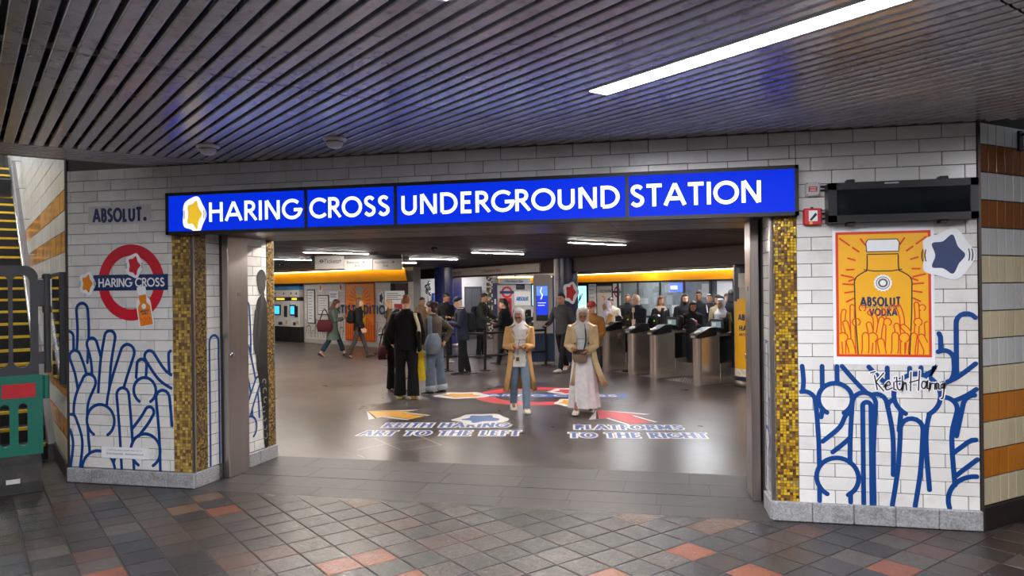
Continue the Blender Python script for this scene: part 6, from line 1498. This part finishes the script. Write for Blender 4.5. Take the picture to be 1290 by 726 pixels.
def blonde_left():
    F=Figure('blonde woman in a brown coat walking left behind the man in black',-8.2,20.3,-84,1.66,SK4,.02,WALK,(hang(1,-.1,.5),hang(-1,.02,.5)),(4,0),True,.016); F.body(); F.hair((190,150,104),'long'); F.trousers((30,28,30),.95,1); F.top((112,86,66),.32,1.08,1.25,'coat'); F.shoes((20,18,18),(20,18,18),boot=True); backpack(F,(26,26,28),'black backpack on the blonde woman',.13,.09,.36)
blonde_left()
def brown_far():
    F=Figure('person in a tan brown jacket behind the woman in jeans',-7.45,20.9,40,1.66,SK2,.0,STAND,((.06,-.14,.62),hang(-1)),(14,0),True,.016); F.body(); F.hair((60,40,32),'short'); F.trousers((96,84,72),1.05,1.1); F.top((134,104,82),.46,1.05); F.shoes((190,184,176))
brown_far()
# ---- queue at the left gates
def man_queue():
    F=Figure('man in black jacket facing the queue and looking at a phone',-5.95,18.5,24,1.79,SK3,.0,STAND,((.07,-.15,.64),(-.05,-.16,.65)),(20,30),False,.014); F.body(); F.hair((26,22,20),'short'); F.beard((30,24,22)); F.trousers((22,22,24),1.05,1.1); F.top((20,20,22),.48,1.06); F.shoes((90,90,92),(200,198,194)); phone(F,1,'phone held by the man in the black jacket')
man_queue()
def man_cap():
    F=Figure('man in a navy cap and puffer jacket with a backpack facing left',-4.68,15.8,-80,1.72,SK4,.05,((6,4,3),(-8,4,3)),((.05,-.19,.66),(-.06,-.19,.66)),(18,0),False,.012); F.body(); F.hair((180,170,160),'stubble'); F.cap((30,34,52)); F.trousers((22,23,28),1.08,1.15); F.top((34,38,54),.44,1.18,1.02); F.shoes((24,24,26),(50,50,52)); backpack(F,(26,28,34),'dark backpack on the man in the navy cap',.15,.1,.44); phone(F,1,'phone held by the man in the navy cap')
    mb=MB(); mb.rings([ell_ring(0,F.sp(.84),F.zf(f),w*F.H,d*F.H,20) for f,w,d in ((.83,.06,.05),(.855,.05,.046),(.858,.044,.042))],False); mb.build('pale_scarf',cloth((206,200,190)),F.root,smooth=True)
man_cap()
def man_olive():
    F=Figure('man in a dark olive jacket reaching to the far left gate',-5.2,19.4,66,1.77,SK2,.08,STAND,((.05,-.24,.6),(-.1,-.2,.57)),(16,0),False,.014); F.body(); F.hair((26,22,22),'short'); F.trousers((26,26,28),1.05,1.1); F.top((48,50,44),.46,1.1); F.shoes((30,30,32),(80,80,80)); backpack(F,(30,32,34),'dark backpack on the man in the olive jacket',.15,.1,.42)
man_olive()
def woman_blackcoat():
    F=Figure('woman with tied black hair in a long black coat',-4.1,17.55,-118,1.68,SK1,.03,WALK2,((.08,-.15,.6),hang(-1)),(6,20),True,.013); F.body(); F.hair((20,18,20),'pony'); F.trousers((20,20,22),1.0,1.0); F.top((20,20,24),.27,1.12,1.25,'coat'); F.shoes((20,20,22),(24,24,26))
woman_blackcoat()
def woman_longhair():
    F=Figure('woman with long fair hair seen from behind beyond the gates',-3.67,20.8,170,1.66,SK1,.0,STAND,(hang(1),hang(-1)),(0,0),True,.016); F.body(); F.hair((150,104,66),'long'); F.trousers((30,28,30),1,1); F.top((64,26,34),.4,1.08); F.shoes((24,22,22),(40,40,40))
woman_longhair()
def man_grey():
    F=Figure('man in a grey zip sweater and white trainers holding a phone',-2.55,16.62,-30,1.82,SK2,.02,((24,4,2),(-16,20,2)),(hang(1,.04,.49),(-.14,-.15,.61)),(4,0),False,.012); F.body(); F.hair((24,20,20),'short'); F.trousers((26,26,30),.98,1.0); F.top((66,66,68),.49,1.02,1.0,'sweater'); F.shoes((226,222,216)); phone(F,1,'phone in the hand of the man in the grey sweater')
man_grey()
def beanie():
    F=Figure('person in a rust beanie and brown jacket behind the woman in the trench coat',-1.62,14.45,-24,1.66,SK1,.03,WALK,((.08,-.12,.56),hang(-1)),(4,0),False,.013); F.body(); F.hair((90,56,44),'stubble'); F.cap((150,56,44),False); F.glasses(); F.trousers((40,38,40),1.0,1.0); F.top((132,90,44),.47,1.1); F.shoes((60,50,44))
beanie()
# ---- the crowd coming through the right-hand gates
def scarf_left():
    F=Figure('woman in a lilac headscarf and camel coat in the fourth gate lane',-1.56,17.3,-70,1.62,SK2,.03,WALK,((.05,-.16,.62),hang(-1)),(10,0),True,.014); F.body(); F.hijab((202,194,206)); F.trousers((40,40,44),1,1); F.top((186,146,100),.36,1.1,1.2,'coat'); F.shoes((30,30,30),(60,60,60))
scarf_left()
def crowd(label,x,y,face,H,skin,hair,style,topc,hem=.46,tr=(24,24,26),female=False,head=(2,0),hands=None,bulk=1.08,inner=None,extra=None,vox=.016,legs=STAND):
    F=Figure(label,x,y,face,H,skin,.02,legs,hands or (hang(1),hang(-1)),head,female,vox); F.body()
    if hair: F.hair(hair,style)
    F.trousers(tr,1.04,1.08); F.top(topc,hem,bulk); F.shoes((26,26,28),(60,60,62))
    if inner: F.shirt_front(inner,.036)
    if extra: extra(F)
    return F
crowd('dark-haired man in a cream top behind the lilac headscarf',-1.69,19.6,-20,1.62,SK2,(26,22,20),'short',(196,184,166),.48,hands=((.06,-.14,.62),(-.05,-.14,.62)),head=(14,-20))
crowd('man in a black coat standing behind the bald man',-1.3,19.9,10,1.7,SK3,(22,20,20),'short',(22,22,24),.36)
crowd('bald man in an open black jacket and pink shirt walking through the gates',-.85,16.72,-52,1.79,SK4,None,'',(26,28,36),.44,inner=(206,172,160),head=(12,-10),legs=WALK,vox=.013,bulk=1.14,hands=((.13,-.1,.5),(-.13,-.02,.5)))
crowd('woman with long brown hair in a black leather jacket with pale collar',-.4,18.3,26,1.66,SK1,(116,76,52),'long',(30,28,28),.47,female=True,inner=(30,28,30),extra=lambda F:(MB().rings([ell_ring(0,F.sp(.83),F.zf(f),w*F.H,d*F.H,20,2,8,.06) for f,w,d in ((.72,.05,.07),(.8,.1,.075),(.845,.075,.066),(.86,.05,.05))],False).build('pale_collar',cloth((176,150,124)),F.root,smooth=True)))
crowd('bearded man with long dark hair in a black coat',.17,17.97,16,1.72,SK1,(48,34,28),'long',(24,24,26),.38,extra=lambda F:F.beard((60,40,30)))
def _purse(F):
    carried('red_purse','bright red purse held by the shorter woman at the gates','bag',F.palm(0),F.root.rotation_euler.z,[('purse_body',MB().chamfer_box(-.1,.1,-.03,.03,-.06,.07,.015).mesh('p'),mat('purse_red',(226,50,44),.4)),('clasp',MB().box(-.015,.015,-.034,-.03,.02,.05).mesh('c'),M_steel)])
crowd('shorter woman in a black jacket holding a red purse',.33,16.75,-4,1.57,SK2,(34,26,24),'long',(28,26,28),.42,female=True,hands=((.03,-.17,.68),(-.06,-.14,.62)),head=(14,20),extra=_purse,vox=.014)
crowd('man in a black jacket with white stripes on the sleeves',.53,19.08,-6,1.76,SK3,(26,22,20),'short',(26,28,34),.47,extra=lambda F:[MB().tube([F.sh[i]+Vector((0,-.034*F.H,.02)),F.sh[i].lerp(F.elb[i],.6)+Vector((0,-.04*F.H,0))],.016,8).build('white_stripe',cloth((220,220,222)),F.root) for i in (0,1)])
crowd('person with short dark hair further back by the office',.86,20.69,0,1.67,SK2,(40,30,26),'short',(54,50,52),.46)
F_=crowd('woman in a white headscarf and olive coat at the nearest gate',.95,16.64,-32,1.6,SK2,None,'',(112,90,56),.36,female=True,head=(6,-6),extra=lambda F:F.hijab((212,212,220)),vox=.013)
crowd('woman with curly black hair and beige jacket behind the white headscarf',.98,18.6,-30,1.67,SK2,(22,18,18),'curly',(176,156,128),.46,female=True)
crowd('person at the back beside the right end of the office',1.34,21.3,10,1.68,SK1,(70,50,40),'long',(90,70,62),.46,female=True)
crowd('tall person in a black hooded coat next to the bottle column',1.22,17.6,168,1.8,SK2,(18,18,20),'long',(18,18,20),.34,bulk=1.2)
